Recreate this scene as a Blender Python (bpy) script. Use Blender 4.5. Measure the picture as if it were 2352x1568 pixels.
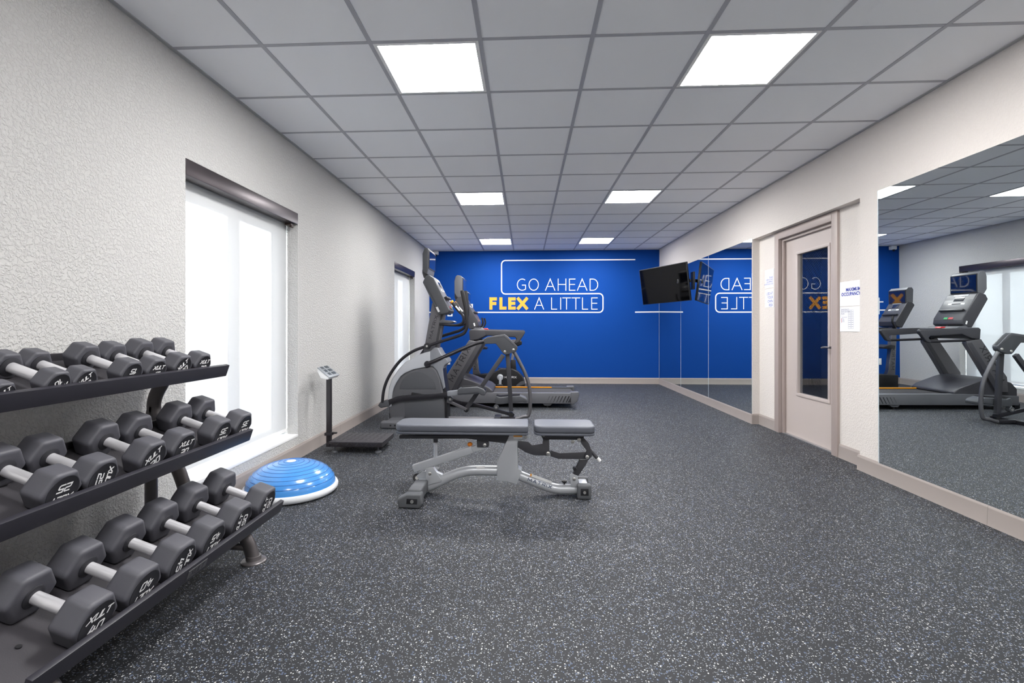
import bpy, bmesh, math, random
from mathutils import Vector, Matrix
random.seed(7)
for o in list(bpy.data.objects): bpy.data.objects.remove(o, do_unlink=True)
scene = bpy.context.scene
COL = scene.collection
PI = math.pi

# ------------------------------------------------------------------ camera, world, exposure
FPX, CX, CY, YAW, HC = 1135.07, 1149.64, 750.476, -0.0514, 1.155
cam_d = bpy.data.cameras.new('camera'); cam = bpy.data.objects.new('camera', cam_d); COL.objects.link(cam)
cam_d.sensor_width = 36; cam_d.lens = FPX*36/2352
cam_d.shift_x = (1176-CX)/2352; cam_d.shift_y = -(784-CY)/2352
cam_d.clip_start = 0.02
cam.location = (0, 0, HC); cam.rotation_euler = (PI/2, 0, -YAW)
scene.camera = cam
w = bpy.data.worlds.new('daylight'); scene.world = w; w.use_nodes = True
bg = w.node_tree.nodes['Background']; bg.inputs[0].default_value = (0.96, 0.98, 1.0, 1); bg.inputs[1].default_value = 6.4
LAMP = 19.0
vs = scene.view_settings
vs.view_transform = 'Standard'; vs.look = 'None'; vs.exposure = 1.72; vs.gamma = 1.0; vs.use_curve_mapping = False
try:
    scene.cycles.max_bounces = 12; scene.cycles.diffuse_bounces = 8; scene.cycles.transparent_max_bounces = 12
    scene.cycles.sample_clamp_indirect = 8.0
except Exception: pass

# ------------------------------------------------------------------ pixel -> place helpers
_c, _s = math.cos(YAW), math.sin(YAW)
def ray(x, y):
    r = (x-CX)/FPX; u = -(y-CY)/FPX
    return Vector((r*_c+_s, -r*_s+_c, u))
def onY(x, y, Y): v = ray(x, y); t = Y/v.y; return Vector((v.x*t, Y, v.z*t+HC))
def onX(x, y, X): v = ray(x, y); t = X/v.x; return Vector((X, v.y*t, v.z*t+HC))
def onZ(x, y, Z): v = ray(x, y); t = (Z-HC)/v.z; return Vector((v.x*t, v.y*t, Z))
class Fr:
    """upright plane frame of a machine: origin on the floor, long axis turned by th; v is the sideways offset"""
    def __init__(s, x, y, th=0.0):
        s.o = Vector((x, y, 0)); s.e = Vector((math.cos(th), math.sin(th), 0)); s.w = Vector((-math.sin(th), math.cos(th), 0))
    def pt(s, x, y, v=0.0):
        d = ray(x, y); dw = d.x*s.w.x+d.y*s.w.y; t = (v+s.o.dot(s.w))/dw
        return Vector((d.x*t, d.y*t, d.z*t+HC))
    def pts(s, l, v=0.0): return [s.pt(p[0], p[1], p[2] if len(p) > 2 else v) for p in l]

# ------------------------------------------------------------------ mesh builder
def wloc(o):
    v = Vector((0, 0, 0))
    while o is not None: v += o.location; o = o.parent
    return v
def catmull(P, n=6, closed=False):
    P = [Vector(p) for p in P]; out = []; N = len(P)
    rng = range(N if closed else N-1)
    for i in rng:
        p1, p2 = P[i], P[(i+1) % N]
        p0 = P[i-1] if (i > 0 or closed) else p1*2-p2
        p3 = P[(i+2) % N] if (i+2 < N or closed) else p2*2-p1
        for k in range(n):
            t = k/n
            out.append(0.5*((2*p1)+(p2-p0)*t+(2*p0-5*p1+4*p2-p3)*t*t+(3*p1-p0-3*p2+p3)*t**3))
    if not closed: out.append(P[-1])
    return out
class MB:
    def __init__(s): s.v = []; s.f = []
    def add(s, vs_, fs):
        b = len(s.v); s.v += [Vector(p) for p in vs_]; s.f += [[i+b for i in f] for f in fs]; return s
    def box(s, x0, x1, y0, y1, z0, z1):
        return s.add([(x0,y0,z0),(x1,y0,z0),(x1,y1,z0),(x0,y1,z0),(x0,y0,z1),(x1,y0,z1),(x1,y1,z1),(x0,y1,z1)],
                     [(0,3,2,1),(4,5,6,7),(0,1,5,4),(1,2,6,5),(2,3,7,6),(3,0,4,7)])
    def obox(s, c, a, b, d):
        c, a, b, d = map(Vector, (c, a, b, d))
        return s.add([c-a-b-d,c+a-b-d,c+a+b-d,c-a+b-d,c-a-b+d,c+a-b+d,c+a+b+d,c-a+b+d],
                     [(0,3,2,1),(4,5,6,7),(0,1,5,4),(1,2,6,5),(2,3,7,6),(3,0,4,7)])
    def prism(s, loop, off):
        loop = [Vector(p) for p in loop]; off = Vector(off); n = len(loop)
        return s.add(loop+[p+off for p in loop], [list(range(n))[::-1], list(range(n, 2*n))]+[(i,(i+1)%n,n+(i+1)%n,n+i) for i in range(n)])
    def tube(s, P, r, seg=10, r2=None, up=None, closed=False, caps=True):
        """round (or oval: r across, r2 along the given up) tube along P; r may be a list"""
        P = [Vector(p) for p in P]; n = len(P); rings = []; prev = None
        for i, p in enumerate(P):
            if closed: t = P[(i+1)%n]-P[i-1]
            else: t = P[min(i+1,n-1)]-P[max(i-1,0)]
            t.normalize()
            if up is not None: a = t.cross(Vector(up))
            elif prev is None: a = t.cross(Vector((0,0,1))) if abs(t.z) < .9 else t.cross(Vector((0,1,0)))
            else: a = prev-t*prev.dot(t)
            if a.length < 1e-6: a = t.orthogonal()
            a.normalize(); b = a.cross(t).normalized(); prev = a
            ri = r[i] if isinstance(r, (list, tuple)) else r
            rb = ri if r2 is None else r2
            rings.append([p+a*(math.cos(2*PI*k/seg)*ri)+b*(math.sin(2*PI*k/seg)*rb) for k in range(seg)])
        vs_ = [q for R in rings for q in R]; fs = []
        for i in range(n if closed else n-1):
            j = (i+1) % n
            for k in range(seg):
                fs.append((i*seg+k, i*seg+(k+1)%seg, j*seg+(k+1)%seg, j*seg+k))
        if caps and not closed: fs += [list(range(seg))[::-1], list(range((n-1)*seg, n*seg))]
        return s.add(vs_, fs)
    def bar(s, P, lat, half_t, half_l):
        """rectangular bar along P; lat = sideways direction, half_l half width along it, half_t half thickness"""
        P = [Vector(p) for p in P]; lat = Vector(lat).normalized(); n = len(P); vs_ = []
        for i, p in enumerate(P):
            t = (P[min(i+1,n-1)]-P[max(i-1,0)]).normalized(); nn = t.cross(lat).normalized()
            ht = half_t[i] if isinstance(half_t, (list, tuple)) else half_t
            vs_ += [p-lat*half_l-nn*ht, p+lat*half_l-nn*ht, p+lat*half_l+nn*ht, p-lat*half_l+nn*ht]
        fs = [(4*i+k, 4*i+(k+1)%4, 4*i+4+(k+1)%4, 4*i+4+k) for i in range(n-1) for k in range(4)]
        fs += [(3,2,1,0), tuple(4*(n-1)+k for k in range(4))]
        return s.add(vs_, fs)
    def lathe(s, prof, c=(0,0,0), seg=32, axis=(0,0,1)):
        c = Vector(c); ax = Vector(axis).normalized(); a = ax.orthogonal().normalized(); b = ax.cross(a)
        vs_ = []; n = len(prof)
        for r, h in prof:
            for k in range(seg):
                an = 2*PI*k/seg; vs_.append(c+ax*h+(a*math.cos(an)+b*math.sin(an))*max(r, 1e-5))
        fs = [(i*seg+k, i*seg+(k+1)%seg, (i+1)*seg+(k+1)%seg, (i+1)*seg+k) for i in range(n-1) for k in range(seg)]
        fs += [list(range(seg))[::-1], list(range((n-1)*seg, n*seg))]
        return s.add(vs_, fs)
    def cyl(s, p0, p1, r, seg=16):
        p0, p1 = Vector(p0), Vector(p1); L = (p1-p0).length
        return s.lathe([(r,0),(r,L)], p0, seg, p1-p0)
    def ribbon(s, P, wd, closed=False, nrm=None):
        """flat stroke of width wd along P (3D points in one plane with normal nrm)"""
        P = [Vector(p) for p in P]; n = len(P); L = []; R = []; nrm = Vector(nrm)
        for i, p in enumerate(P):
            d0 = (p-P[i-1]) if (i > 0 or closed) else None
            d1 = (P[(i+1)%n]-p) if (i < n-1 or closed) else None
            if d0 is None: d0 = d1
            if d1 is None: d1 = d0
            d0 = d0.normalized(); d1 = d1.normalized(); n0 = nrm.cross(d0); n1 = nrm.cross(d1); m = n0+n1
            if m.length < .2: m = n0*1.0
            else: m = m.normalized()/max(.35, m.normalized().dot(n0))
            q = p.copy()
            if not closed and i == 0: q = p-d1*wd*.5
            if not closed and i == n-1: q = p+d0*wd*.5
            L.append(q+m*wd*.5); R.append(q-m*wd*.5)
        fs = [(i, (i+1)%n, n+(i+1)%n, n+i) for i in range(n if closed else n-1)]
        return s.add(L+R, fs)
    def build(s, name, m, parent=None, bevel=0, seg=2, ang=35, smooth=True, kind=None, label=None, recalc=True):
        off = wloc(parent) if parent is not None else Vector((0,0,0))
        me = bpy.data.meshes.new(name)
        bm = bmesh.new()
        vv = [bm.verts.new(p-off) for p in s.v]
        for f in s.f:
            try: bm.faces.new([vv[i] for i in f])
            except ValueError: pass
        if recalc: bmesh.ops.recalc_face_normals(bm, faces=bm.faces[:])
        if bevel:
            bm.normal_update()
            ed = [e for e in bm.edges if len(e.link_faces) == 2 and e.calc_face_angle(0) > math.radians(ang)]
            bmesh.ops.bevel(bm, geom=ed, offset=bevel, segments=seg, profile=.6, affect='EDGES', clamp_overlap=True)
        bm.to_mesh(me); bm.free()
        if smooth:
            me.polygons.foreach_set('use_smooth', [True]*len(me.polygons))
            me.set_sharp_from_angle(angle=math.radians(38))
        me.materials.append(m)
        o = bpy.data.objects.new(name, me); COL.objects.link(o)
        if parent is not None: o.parent = parent
        if kind: o['kind'] = kind
        if label: o['label'] = label
        return o
def tag(o, label, cat, group=None):
    o['label'] = label; o['category'] = cat
    if group: o['group'] = group
    return o
def thing(name, loc, label, cat, group=None):
    o = bpy.data.objects.new(name, None); COL.objects.link(o); o.location = loc; o.empty_display_size = .1
    return tag(o, label, cat, group)
def struct(o): o['kind'] = 'structure'; return o

# ------------------------------------------------------------------ stroke lettering
def arc(cx, cy, rx, ry, a0, a1, n=16):
    return [(cx+rx*math.cos(math.radians(a0+(a1-a0)*k/n)), cy+ry*math.sin(math.radians(a0+(a1-a0)*k/n))) for k in range(n+1)]
G = {  # glyph: (advance width, strokes)
 'A': (.80, [[(0,0),(.40,1),(.80,0)], [(.14,.34),(.66,.34)]]),
 'D': (.72, [[(0,0),(0,1),(.26,1)]+arc(.26,.5,.46,.5,90,-90,14)[1:]+[(0,0)]]),
 'E': (.52, [[(.52,1),(0,1),(0,0),(.52,0)], [(0,.52),(.48,.52)]]),
 'F': (.52, [[(.52,1),(0,1),(0,0)], [(0,.50),(.46,.50)]]),
 'G': (.78, [arc(.45,.5,.45,.5,58,290,20)+[(.76,.10),(.76,.46),(.46,.46)]]),
 'H': (.70, [[(0,0),(0,1)], [(.70,0),(.70,1)], [(0,.52),(.70,.52)]]),
 'I': (.02, [[(0,0),(0,1)]]),
 'L': (.50, [[(0,1),(0,0),(.50,0)]]),
 'M': (.95, [[(0,0),(.06,1),(.475,.25),(.89,1),(.95,0)]]),
 'O': (.86, [arc(.43,.5,.43,.5,0,360,28)]),
 'R': (.72, [[(0,0),(0,1),(.66,1),(.72,.9),(.72,.55),(.66,.46),(0,.46)], [(.36,.46),(.74,0)]]),
 'T': (.70, [[(0,1),(.70,1)], [(.35,1),(.35,0)]]),
 'U': (.70, [[(0,1),(0,.12),(.12,0),(.58,0),(.70,.12),(.70,1)]]),
 'X': (.78, [[(0,0),(.78,1)], [(0,1),(.78,0)]]),
 '0': (.66, [[(.1,0),(0,.1),(0,.9),(.1,1),(.56,1),(.66,.9),(.66,.1),(.56,0),(.1,0)]]),
 '1': (.30, [[(0,.8),(.26,1),(.26,0)]]),
 '2': (.66, [[(0,1),(.58,1),(.66,.9),(.66,.6),(.58,.5),(.1,.5),(0,.4),(0,0),(.66,0)]]),
 '3': (.66, [[(0,1),(.58,1),(.66,.9),(.66,.1),(.58,0),(0,0)], [(.16,.5),(.66,.5)]]),
 '4': (.68, [[(.18,1),(0,.36),(.68,.36)], [(.52,.72),(.52,0)]]),
 '5': (.66, [[(.66,1),(0,1),(0,.56),(.56,.56),(.66,.46),(.66,.1),(.56,0),(0,0)]]),
 '-': (.5, [[(0,.5),(.5,.5)]]),
}
def strokes(text, h=1.0, wf=1.0, gap=.22, space=.5, shear=0.0):
    out = []; x = 0
    for ch in text:
        if ch == ' ': x += space*h*wf; continue
        wdt, S = G[ch]
        for st in S: out.append([((px*wf*h+x)+shear*py*h, py*h) for px, py in st])
        x += wdt*wf*h+gap*h
    return out, x-gap*h
def lettering(mb, text, o, ex, ey, h, wd, wf=1.0, gap=.22, space=.5, shear=0.0, align='l', fit=None):
    S, W = strokes(text, h, wf, gap, space, shear)
    k = 1.0
    if fit: k = fit/W
    o = Vector(o); ex = Vector(ex).normalized(); ey = Vector(ey).normalized(); nrm = ex.cross(ey)
    dx = {'l': 0, 'c': -W*k/2, 'r': -W*k}[align]
    for i, st in enumerate(S):
        P = [o+ex*(x*k+dx)+ey*y+nrm*(.0001*(i % 3)) for x, y in st]
        if len(st) > 3 and st[0] == st[-1]: mb.ribbon(P[:-1], wd, True, nrm)
        else: mb.ribbon(P, wd, False, nrm)
    return mb

# ------------------------------------------------------------------ materials
def srgb(r, g, b):
    f = lambda c: (c/255/12.92) if c/255 <= .04045 else ((c/255+.055)/1.055)**2.4
    return (f(r), f(g), f(b), 1)
M = {}
def mat(name, col, rough=.5, metal=0.0, bump=0.0, bscale=200.0, var=0.0, vscale=8.0, spec=.5, emit=None, estr=0, coat=0.0, bdist=.002):
    m = bpy.data.materials.new(name); m.use_nodes = True; nt = m.node_tree; p = nt.nodes['Principled BSDF']
    p.inputs['Base Color'].default_value = col; p.inputs['Roughness'].default_value = rough; p.inputs['Metallic'].default_value = metal
    p.inputs['Specular IOR Level'].default_value = spec
    if coat: p.inputs['Coat Weight'].default_value = coat; p.inputs['Coat Roughness'].default_value = .08
    tc = nt.nodes.new('ShaderNodeTexCoord')
    if var:
        nz = nt.nodes.new('ShaderNodeTexNoise'); nz.inputs['Scale'].default_value = vscale; nz.inputs['Detail'].default_value = 4
        nt.links.new(tc.outputs['Object'], nz.inputs['Vector'])
        mx = nt.nodes.new('ShaderNodeMix'); mx.data_type = 'RGBA'
        mx.inputs['A'].default_value = tuple(c*(1-var) for c in col[:3])+(1,); mx.inputs['B'].default_value = tuple(min(1, c*(1+var)) for c in col[:3])+(1,)
        nt.links.new(nz.outputs['Fac'], mx.inputs['Factor']); nt.links.new(mx.outputs['Result'], p.inputs['Base Color'])
    if bump:
        nb = nt.nodes.new('ShaderNodeTexNoise'); nb.inputs['Scale'].default_value = bscale; nb.inputs['Detail'].default_value = 3
        nt.links.new(tc.outputs['Object'], nb.inputs['Vector'])
        b = nt.nodes.new('ShaderNodeBump'); b.inputs['Strength'].default_value = bump; b.inputs['Distance'].default_value = bdist
        nt.links.new(nb.outputs['Fac'], b.inputs['Height']); nt.links.new(b.outputs['Normal'], p.inputs['Normal'])
    if emit: p.inputs['Emission Color'].default_value = emit; p.inputs['Emission Strength'].default_value = estr
    M[name] = m; return m
def wallmat(name, col, strength=.5):
    m = mat(name, col, .82, spec=.25); nt = m.node_tree; p = nt.nodes['Principled BSDF']; tc = [n for n in nt.nodes if n.type == 'TEX_COORD'][0]
    n1 = nt.nodes.new('ShaderNodeTexNoise'); n1.inputs['Scale'].default_value = 70; n1.inputs['Detail'].default_value = 3; n1.inputs['Distortion'].default_value = .6
    n2 = nt.nodes.new('ShaderNodeTexNoise'); n2.inputs['Scale'].default_value = 22; n2.inputs['Detail'].default_value = 2
    for n in (n1, n2): nt.links.new(tc.outputs['Object'], n.inputs['Vector'])
    r = nt.nodes.new('ShaderNodeValToRGB'); r.color_ramp.elements[0].position = .44; r.color_ramp.elements[1].position = .60
    nt.links.new(n1.outputs['Fac'], r.inputs['Fac'])
    a = nt.nodes.new('ShaderNodeMath'); a.operation = 'MULTIPLY_ADD'; a.inputs[1].default_value = .6
    nt.links.new(n2.outputs['Fac'], a.inputs[0]); nt.links.new(r.outputs['Color'], a.inputs[2])
    b = nt.nodes.new('ShaderNodeBump'); b.inputs['Strength'].default_value = strength; b.inputs['Distance'].default_value = .006
    nt.links.new(a.outputs[0], b.inputs['Height']); nt.links.new(b.outputs['Normal'], p.inputs['Normal'])
    return m
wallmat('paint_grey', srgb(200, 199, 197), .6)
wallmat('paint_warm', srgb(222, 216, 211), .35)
mat('paint_blue', srgb(11, 66, 146), .7, var=.03, vscale=1.2, spec=.12, bump=.15, bscale=300)
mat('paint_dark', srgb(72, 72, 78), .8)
mat('base_vinyl', srgb(160, 151, 146), .5, var=.05, vscale=5)
mat('door_paint', srgb(192, 181, 176), .45, var=.02)
mat('frame_paint', srgb(170, 157, 152), .45, var=.02)
mat('tile', srgb(247, 248, 251), .9, bump=.25, bscale=420, spec=.1, bdist=.0015)
mat('tee', srgb(178, 179, 186), .6)
mat('angle_trim', srgb(176, 177, 178), .6)
mat('white_plastic', srgb(238, 238, 238), .35)
mat('white_paint', srgb(245, 245, 245), .5)
mat('white_print', srgb(250, 250, 250), .6)
mat('orange_print', srgb(247, 166, 52), .6)
mat('blue_print', srgb(38, 62, 170), .6)
mat('slate_print', srgb(58, 78, 108), .5)
mat('grey_print', srgb(150, 152, 170), .6)
mat('red_print', srgb(200, 60, 60), .6)
mat('paper', srgb(244, 245, 249), .5)
mat('valance', srgb(78, 72, 75), .32, metal=.75, var=.05, vscale=30)
mat('bracket_brown', srgb(62, 50, 46), .4)
mat('rubber_head', srgb(78, 78, 85), .52, bump=.25, bscale=500, var=.06, vscale=20, bdist=.001)
mat('rubber_face', srgb(40, 40, 46), .6)
mat('chrome', srgb(232, 231, 235), .33, metal=.62)
mat('rack_black', srgb(42, 41, 49), .42, var=.08, vscale=30)
mat('rack_tray', srgb(56, 54, 59), .6, bump=.3, bscale=300, var=.1, vscale=12)
mat('rack_grey', srgb(112, 108, 109), .34, metal=.6, var=.04)
mat('black_plastic', srgb(29, 29, 33), .42)
mat('black_gloss', srgb(8, 8, 10), .06, coat=.3)
mat('tv_screen', srgb(4, 4, 5), .05, spec=.28)
mat('screen_glass', srgb(8, 9, 16), .03, spec=.9, coat=.6)
mat('machine_dark', srgb(60, 60, 65), .42, var=.05, vscale=15, bump=.1, bscale=400)
mat('machine_mid', srgb(92, 93, 98), .45, var=.03, vscale=10)
mat('machine_grey', srgb(80, 82, 87), .5, var=.03, vscale=10)
mat('machine_silver', srgb(204, 207, 213), .35, metal=.25, var=.02)
mat('machine_light', srgb(142, 145, 152), .4, metal=.1, var=.03)
mat('gunmetal', srgb(112, 111, 115), .38, metal=.6, var=.04)
mat('tube_dark', srgb(52, 51, 56), .32, metal=.45, var=.05)
mat('pad_vinyl', srgb(88, 91, 100), .45, bump=.2, bscale=450, var=.04, bdist=.001)
mat('bench_silver', srgb(196, 199, 204), .34, metal=.3, var=.02)
mat('bench_dark', srgb(62, 62, 67), .5, bump=.15, bscale=400)
mat('foot_rubber', srgb(88, 90, 94), .6, var=.15, vscale=25)
mat('steel_bolt', srgb(205, 203, 200), .28, metal=.9)
mat('orange_plastic', srgb(226, 132, 40), .4)
mat('orange_strip', srgb(250, 166, 20), .4)
mat('red_plastic', srgb(190, 40, 45), .4)
mat('green_plastic', srgb(40, 170, 90), .4)
mat('label_white', srgb(235, 235, 235), .5)
mat('matrix_dark', srgb(40, 40, 44), .5)
mat('ball_base', srgb(232, 234, 238), .35)
mat('scale_black', srgb(38, 35, 38), .35)
mat('scale_head', srgb(150, 155, 160), .3, metal=.3)
mat('lcd', srgb(70, 78, 84), .25)
mat('belt', srgb(46, 45, 48), .7, bump=.2, bscale=500)
mat('aluminium', srgb(190, 190, 192), .3, metal=.8)
# ball dome: glossy blue vinyl
m = mat('ball_blue', srgb(72, 142, 214), .22, var=.05, vscale=5, coat=.4)
mat('ball_ring', srgb(48, 108, 182), .3)
mat('pale_ground', srgb(222, 222, 222), .9, var=.04, vscale=.4)
# lamp diffuser
m = mat('lamp_diffuser', srgb(250, 250, 250), .5, emit=(1, .985, .97, 1), estr=LAMP)
mat('window_frame', srgb(84, 87, 96), .5)
mat('mirror_edge', srgb(196, 206, 212), .3)
mat('frame_dark', srgb(58, 54, 62), .5)
# mirror
m = mat('mirror_silver', (.72, .77, .78, 1), .0, metal=1.0)
# floor: black rubber crumb with light and blue flecks
m = mat('rubber_floor', srgb(48, 49, 53), .62, spec=.35); nt = m.node_tree; p = nt.nodes['Principled BSDF']; tc = [n for n in nt.nodes if n.type == 'TEX_COORD'][0]
base = nt.nodes.new('ShaderNodeRGB'); base.outputs[0].default_value = srgb(33, 35, 39); cur = base.outputs[0]
for sc, thr, rad, c in ((95, .82, .36, srgb(80, 92, 116)), (150, .78, .36, srgb(114, 122, 136)), (120, .88, .34, srgb(196, 196, 194)), (230, .84, .38, srgb(160, 163, 168))):
    vo = nt.nodes.new('ShaderNodeTexVoronoi'); vo.inputs['Scale'].default_value = sc; vo.inputs['Randomness'].default_value = 1
    nt.links.new(tc.outputs['Object'], vo.inputs['Vector'])
    sp = nt.nodes.new('ShaderNodeSeparateColor'); nt.links.new(vo.outputs['Color'], sp.inputs[0])
    g1 = nt.nodes.new('ShaderNodeMath'); g1.operation = 'GREATER_THAN'; g1.inputs[1].default_value = thr; nt.links.new(sp.outputs[0], g1.inputs[0])
    g2 = nt.nodes.new('ShaderNodeMath'); g2.operation = 'LESS_THAN'; g2.inputs[1].default_value = rad; nt.links.new(vo.outputs['Distance'], g2.inputs[0])
    g3 = nt.nodes.new('ShaderNodeMath'); g3.operation = 'MULTIPLY'; nt.links.new(g1.outputs[0], g3.inputs[0]); nt.links.new(g2.outputs[0], g3.inputs[1])
    mx = nt.nodes.new('ShaderNodeMix'); mx.data_type = 'RGBA'; nt.links.new(g3.outputs[0], mx.inputs['Factor'])
    nt.links.new(cur, mx.inputs['A']); mx.inputs['B'].default_value = c; cur = mx.outputs['Result']
nt.links.new(cur, p.inputs['Base Color'])
nb = nt.nodes.new('ShaderNodeTexNoise'); nb.inputs['Scale'].default_value = 160; nt.links.new(tc.outputs['Object'], nb.inputs['Vector'])
b = nt.nodes.new('ShaderNodeBump'); b.inputs['Strength'].default_value = .35; b.inputs['Distance'].default_value = .002
nt.links.new(nb.outputs['Fac'], b.inputs['Height']); nt.links.new(b.outputs['Normal'], p.inputs['Normal'])
# roller shade: open weave that lets daylight and the outline of the window through
m = bpy.data.materials.new('shade_cloth'); m.use_nodes = True; nt = m.node_tree; nt.nodes.clear(); M['shade_cloth'] = m
out = nt.nodes.new('ShaderNodeOutputMaterial'); tr = nt.nodes.new('ShaderNodeBsdfTransparent'); tl = nt.nodes.new('ShaderNodeBsdfTranslucent'); df = nt.nodes.new('ShaderNodeBsdfDiffuse')
tr.inputs[0].default_value = (.95, .96, .97, 1); tl.inputs[0].default_value = (.93, .94, .95, 1); df.inputs[0].default_value = (.60, .61, .62, 1)
tc = nt.nodes.new('ShaderNodeTexCoord'); sx = nt.nodes.new('ShaderNodeSeparateXYZ'); nt.links.new(tc.outputs['Object'], sx.inputs[0])
wv = nt.nodes.new('ShaderNodeMath'); wv.operation = 'SINE'; ml = nt.nodes.new('ShaderNodeMath'); ml.operation = 'MULTIPLY'; ml.inputs[1].default_value = 2*PI/.011
nt.links.new(sx.outputs['Z'], ml.inputs[0]); nt.links.new(ml.outputs[0], wv.inputs[0])
mr = nt.nodes.new('ShaderNodeMapRange'); mr.inputs[1].default_value = -1; mr.inputs[2].default_value = 1; mr.inputs[3].default_value = .020; mr.inputs[4].default_value = .030
nt.links.new(wv.outputs[0], mr.inputs[0])
m1 = nt.nodes.new('ShaderNodeMixShader'); m1.inputs[0].default_value = .988; nt.links.new(tl.outputs[0], m1.inputs[1]); nt.links.new(df.outputs[0], m1.inputs[2])
m2 = nt.nodes.new('ShaderNodeMixShader'); nt.links.new(mr.outputs[0], m2.inputs[0]); nt.links.new(m1.outputs[0], m2.inputs[1]); nt.links.new(tr.outputs[0], m2.inputs[2]); nt.links.new(m2.outputs[0], out.inputs[0])
# window pane and door pane: clear sheet with a surface reflection
def pane(name, tint, refl):
    m = bpy.data.materials.new(name); m.use_nodes = True; nt = m.node_tree; nt.nodes.clear(); M[name] = m
    out = nt.nodes.new('ShaderNodeOutputMaterial'); tr = nt.nodes.new('ShaderNodeBsdfTransparent'); gl = nt.nodes.new('ShaderNodeBsdfGlossy')
    tr.inputs[0].default_value = tint; gl.inputs['Roughness'].default_value = .01; gl.inputs[0].default_value = (.95, .97, 1, 1)
    fr = nt.nodes.new('ShaderNodeFresnel'); fr.inputs[0].default_value = 1.5
    ad = nt.nodes.new('ShaderNodeMath'); ad.operation = 'ADD'; ad.inputs[1].default_value = refl; ad.use_clamp = True; nt.links.new(fr.outputs[0], ad.inputs[0])
    ge = nt.nodes.new('ShaderNodeNewGeometry'); inv = nt.nodes.new('ShaderNodeMath'); inv.operation = 'SUBTRACT'; inv.inputs[0].default_value = 1; nt.links.new(ge.outputs['Backfacing'], inv.inputs[1])
    mu = nt.nodes.new('ShaderNodeMath'); mu.operation = 'MULTIPLY'; nt.links.new(ad.outputs[0], mu.inputs[0]); nt.links.new(inv.outputs[0], mu.inputs[1])   # only the entry face reflects
    mx = nt.nodes.new('ShaderNodeMixShader'); nt.links.new(mu.outputs[0], mx.inputs[0]); nt.links.new(tr.outputs[0], mx.inputs[1]); nt.links.new(gl.outputs[0], mx.inputs[2]); nt.links.new(mx.outputs[0], out.inputs[0])
pane('window_glass', (.96, .98, .98, 1), 0.0)
pane('door_glass', (.80, .83, .85, 1), .06)

# ------------------------------------------------------------------ room shell
XL, XR, YB, YF, ZC = -2.0, 2.695, 10.15, -2.3, 2.721
XREC, ZSOF, YR0, YR1 = 2.775, 2.195, 4.138, 6.03      # door recess
DY0, DY1, DZ = 4.60, 5.56, 2.13                        # door opening
WZ0, WZ1 = .205, 2.15; WIN = ((2.808, 4.241), (7.433, 8.80))
struct(MB().box(-60, 60, -60, 60, -.25, -.15).build('bounce_ground', M['pale_ground'], smooth=False))  # unseen pale ground, added to bounce daylight in through the windows
fl = struct(MB().box(XL-.25, 4.4, YF-.2, YB+.2, -.1, 0).build('floor', M['rubber_floor'], smooth=False))
wl = MB(); ys = [YF-.2]+[y for a in WIN for y in a]+[YB+.2]
for i in range(0, len(ys), 2): wl.box(XL-.22, XL, ys[i], ys[i+1], 0, 3.0)
for a, b in WIN: wl.box(XL-.22, XL, a, b, 0, WZ0); wl.box(XL-.22, XL, a, b, WZ1, 3.0)
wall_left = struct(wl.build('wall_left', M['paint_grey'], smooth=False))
wr = MB().box(XR, XR+.30, YF-.2, YR0, 0, 3.0).box(XR, XR+.30, YR0, YR1, ZSOF, 3.0).box(XR, XR+.30, YR1, YB+.2, 0, 3.0)
wr.box(XREC, XREC+.14, YR0, DY0, 0, ZSOF).box(XREC, XREC+.14, DY1, YR1, 0, ZSOF).box(XREC, XREC+.14, DY0, DY1, DZ, ZSOF)
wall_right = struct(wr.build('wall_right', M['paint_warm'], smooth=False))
wall_back = struct(MB().box(XL, XR, YB, YB+.2, 0, 3.0).build('wall_back', M['paint_blue'], smooth=False))
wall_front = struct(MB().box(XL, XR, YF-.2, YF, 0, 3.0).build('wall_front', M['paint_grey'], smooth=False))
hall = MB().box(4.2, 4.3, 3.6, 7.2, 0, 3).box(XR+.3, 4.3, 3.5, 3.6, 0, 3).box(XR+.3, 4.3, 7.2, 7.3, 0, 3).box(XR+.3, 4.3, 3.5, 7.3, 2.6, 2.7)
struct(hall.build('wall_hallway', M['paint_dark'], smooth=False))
hq = onX(1869, 602, 4.19)                                # pale panel in a dark surround across the hallway, behind the glass
hd2 = struct(MB().box(4.175, 4.2, hq.y-1.02, hq.y+.10, 0, hq.z+.09).build('hall_panel', M['frame_dark'], bevel=.004))
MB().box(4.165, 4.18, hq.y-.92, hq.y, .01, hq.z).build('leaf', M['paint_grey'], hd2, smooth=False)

# baseboards: cove strips with a joint between lengths
def baseboard(name, segs):
    mb = MB()
    for (x0, y0, x1, y1, nx, ny) in segs:
        a = Vector((x0, y0, 0)); b_ = Vector((x1, y1, 0)); n = Vector((nx, ny, 0)); z = Vector((0, 0, 1))
        prof = [(0, 0), (.016, 0), (.013, .014), (.011, .10), (.011, .108), (.008, .112), (.006, .122), (0, .124)]
        mb.prism([a+n*p+z*q for p, q in prof], b_-a)
    return struct(mb.build(name, M['base_vinyl']))
def split(a, b, cuts): return list(zip([a]+cuts, [c-.0015 for c in cuts]+[b]))
baseboard('baseboard_left', [(XL, p, XL, q, 1, 0) for p, q in split(YF, YB, [1.1, 5.21, 8.3])])
baseboard('baseboard_back', [(XL, YB, XR, YB, 0, -1)])
baseboard('baseboard_right', [(XR, p, XR, q, -1, 0) for p, q in split(YF, YR0+.016, [3.02])]+[(XREC, YR0, XREC, 4.535, -1, 0)]+[(XREC, 5.63, XREC, YR1, -1, 0), (XR-.016, YR1, XREC, YR1, 0, -1)]+[(XR, YR1-.016, XR, YB, -1, 0)])
baseboard('baseboard_front', [(XL, YF, XR, YF, 0, 1)])

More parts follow.
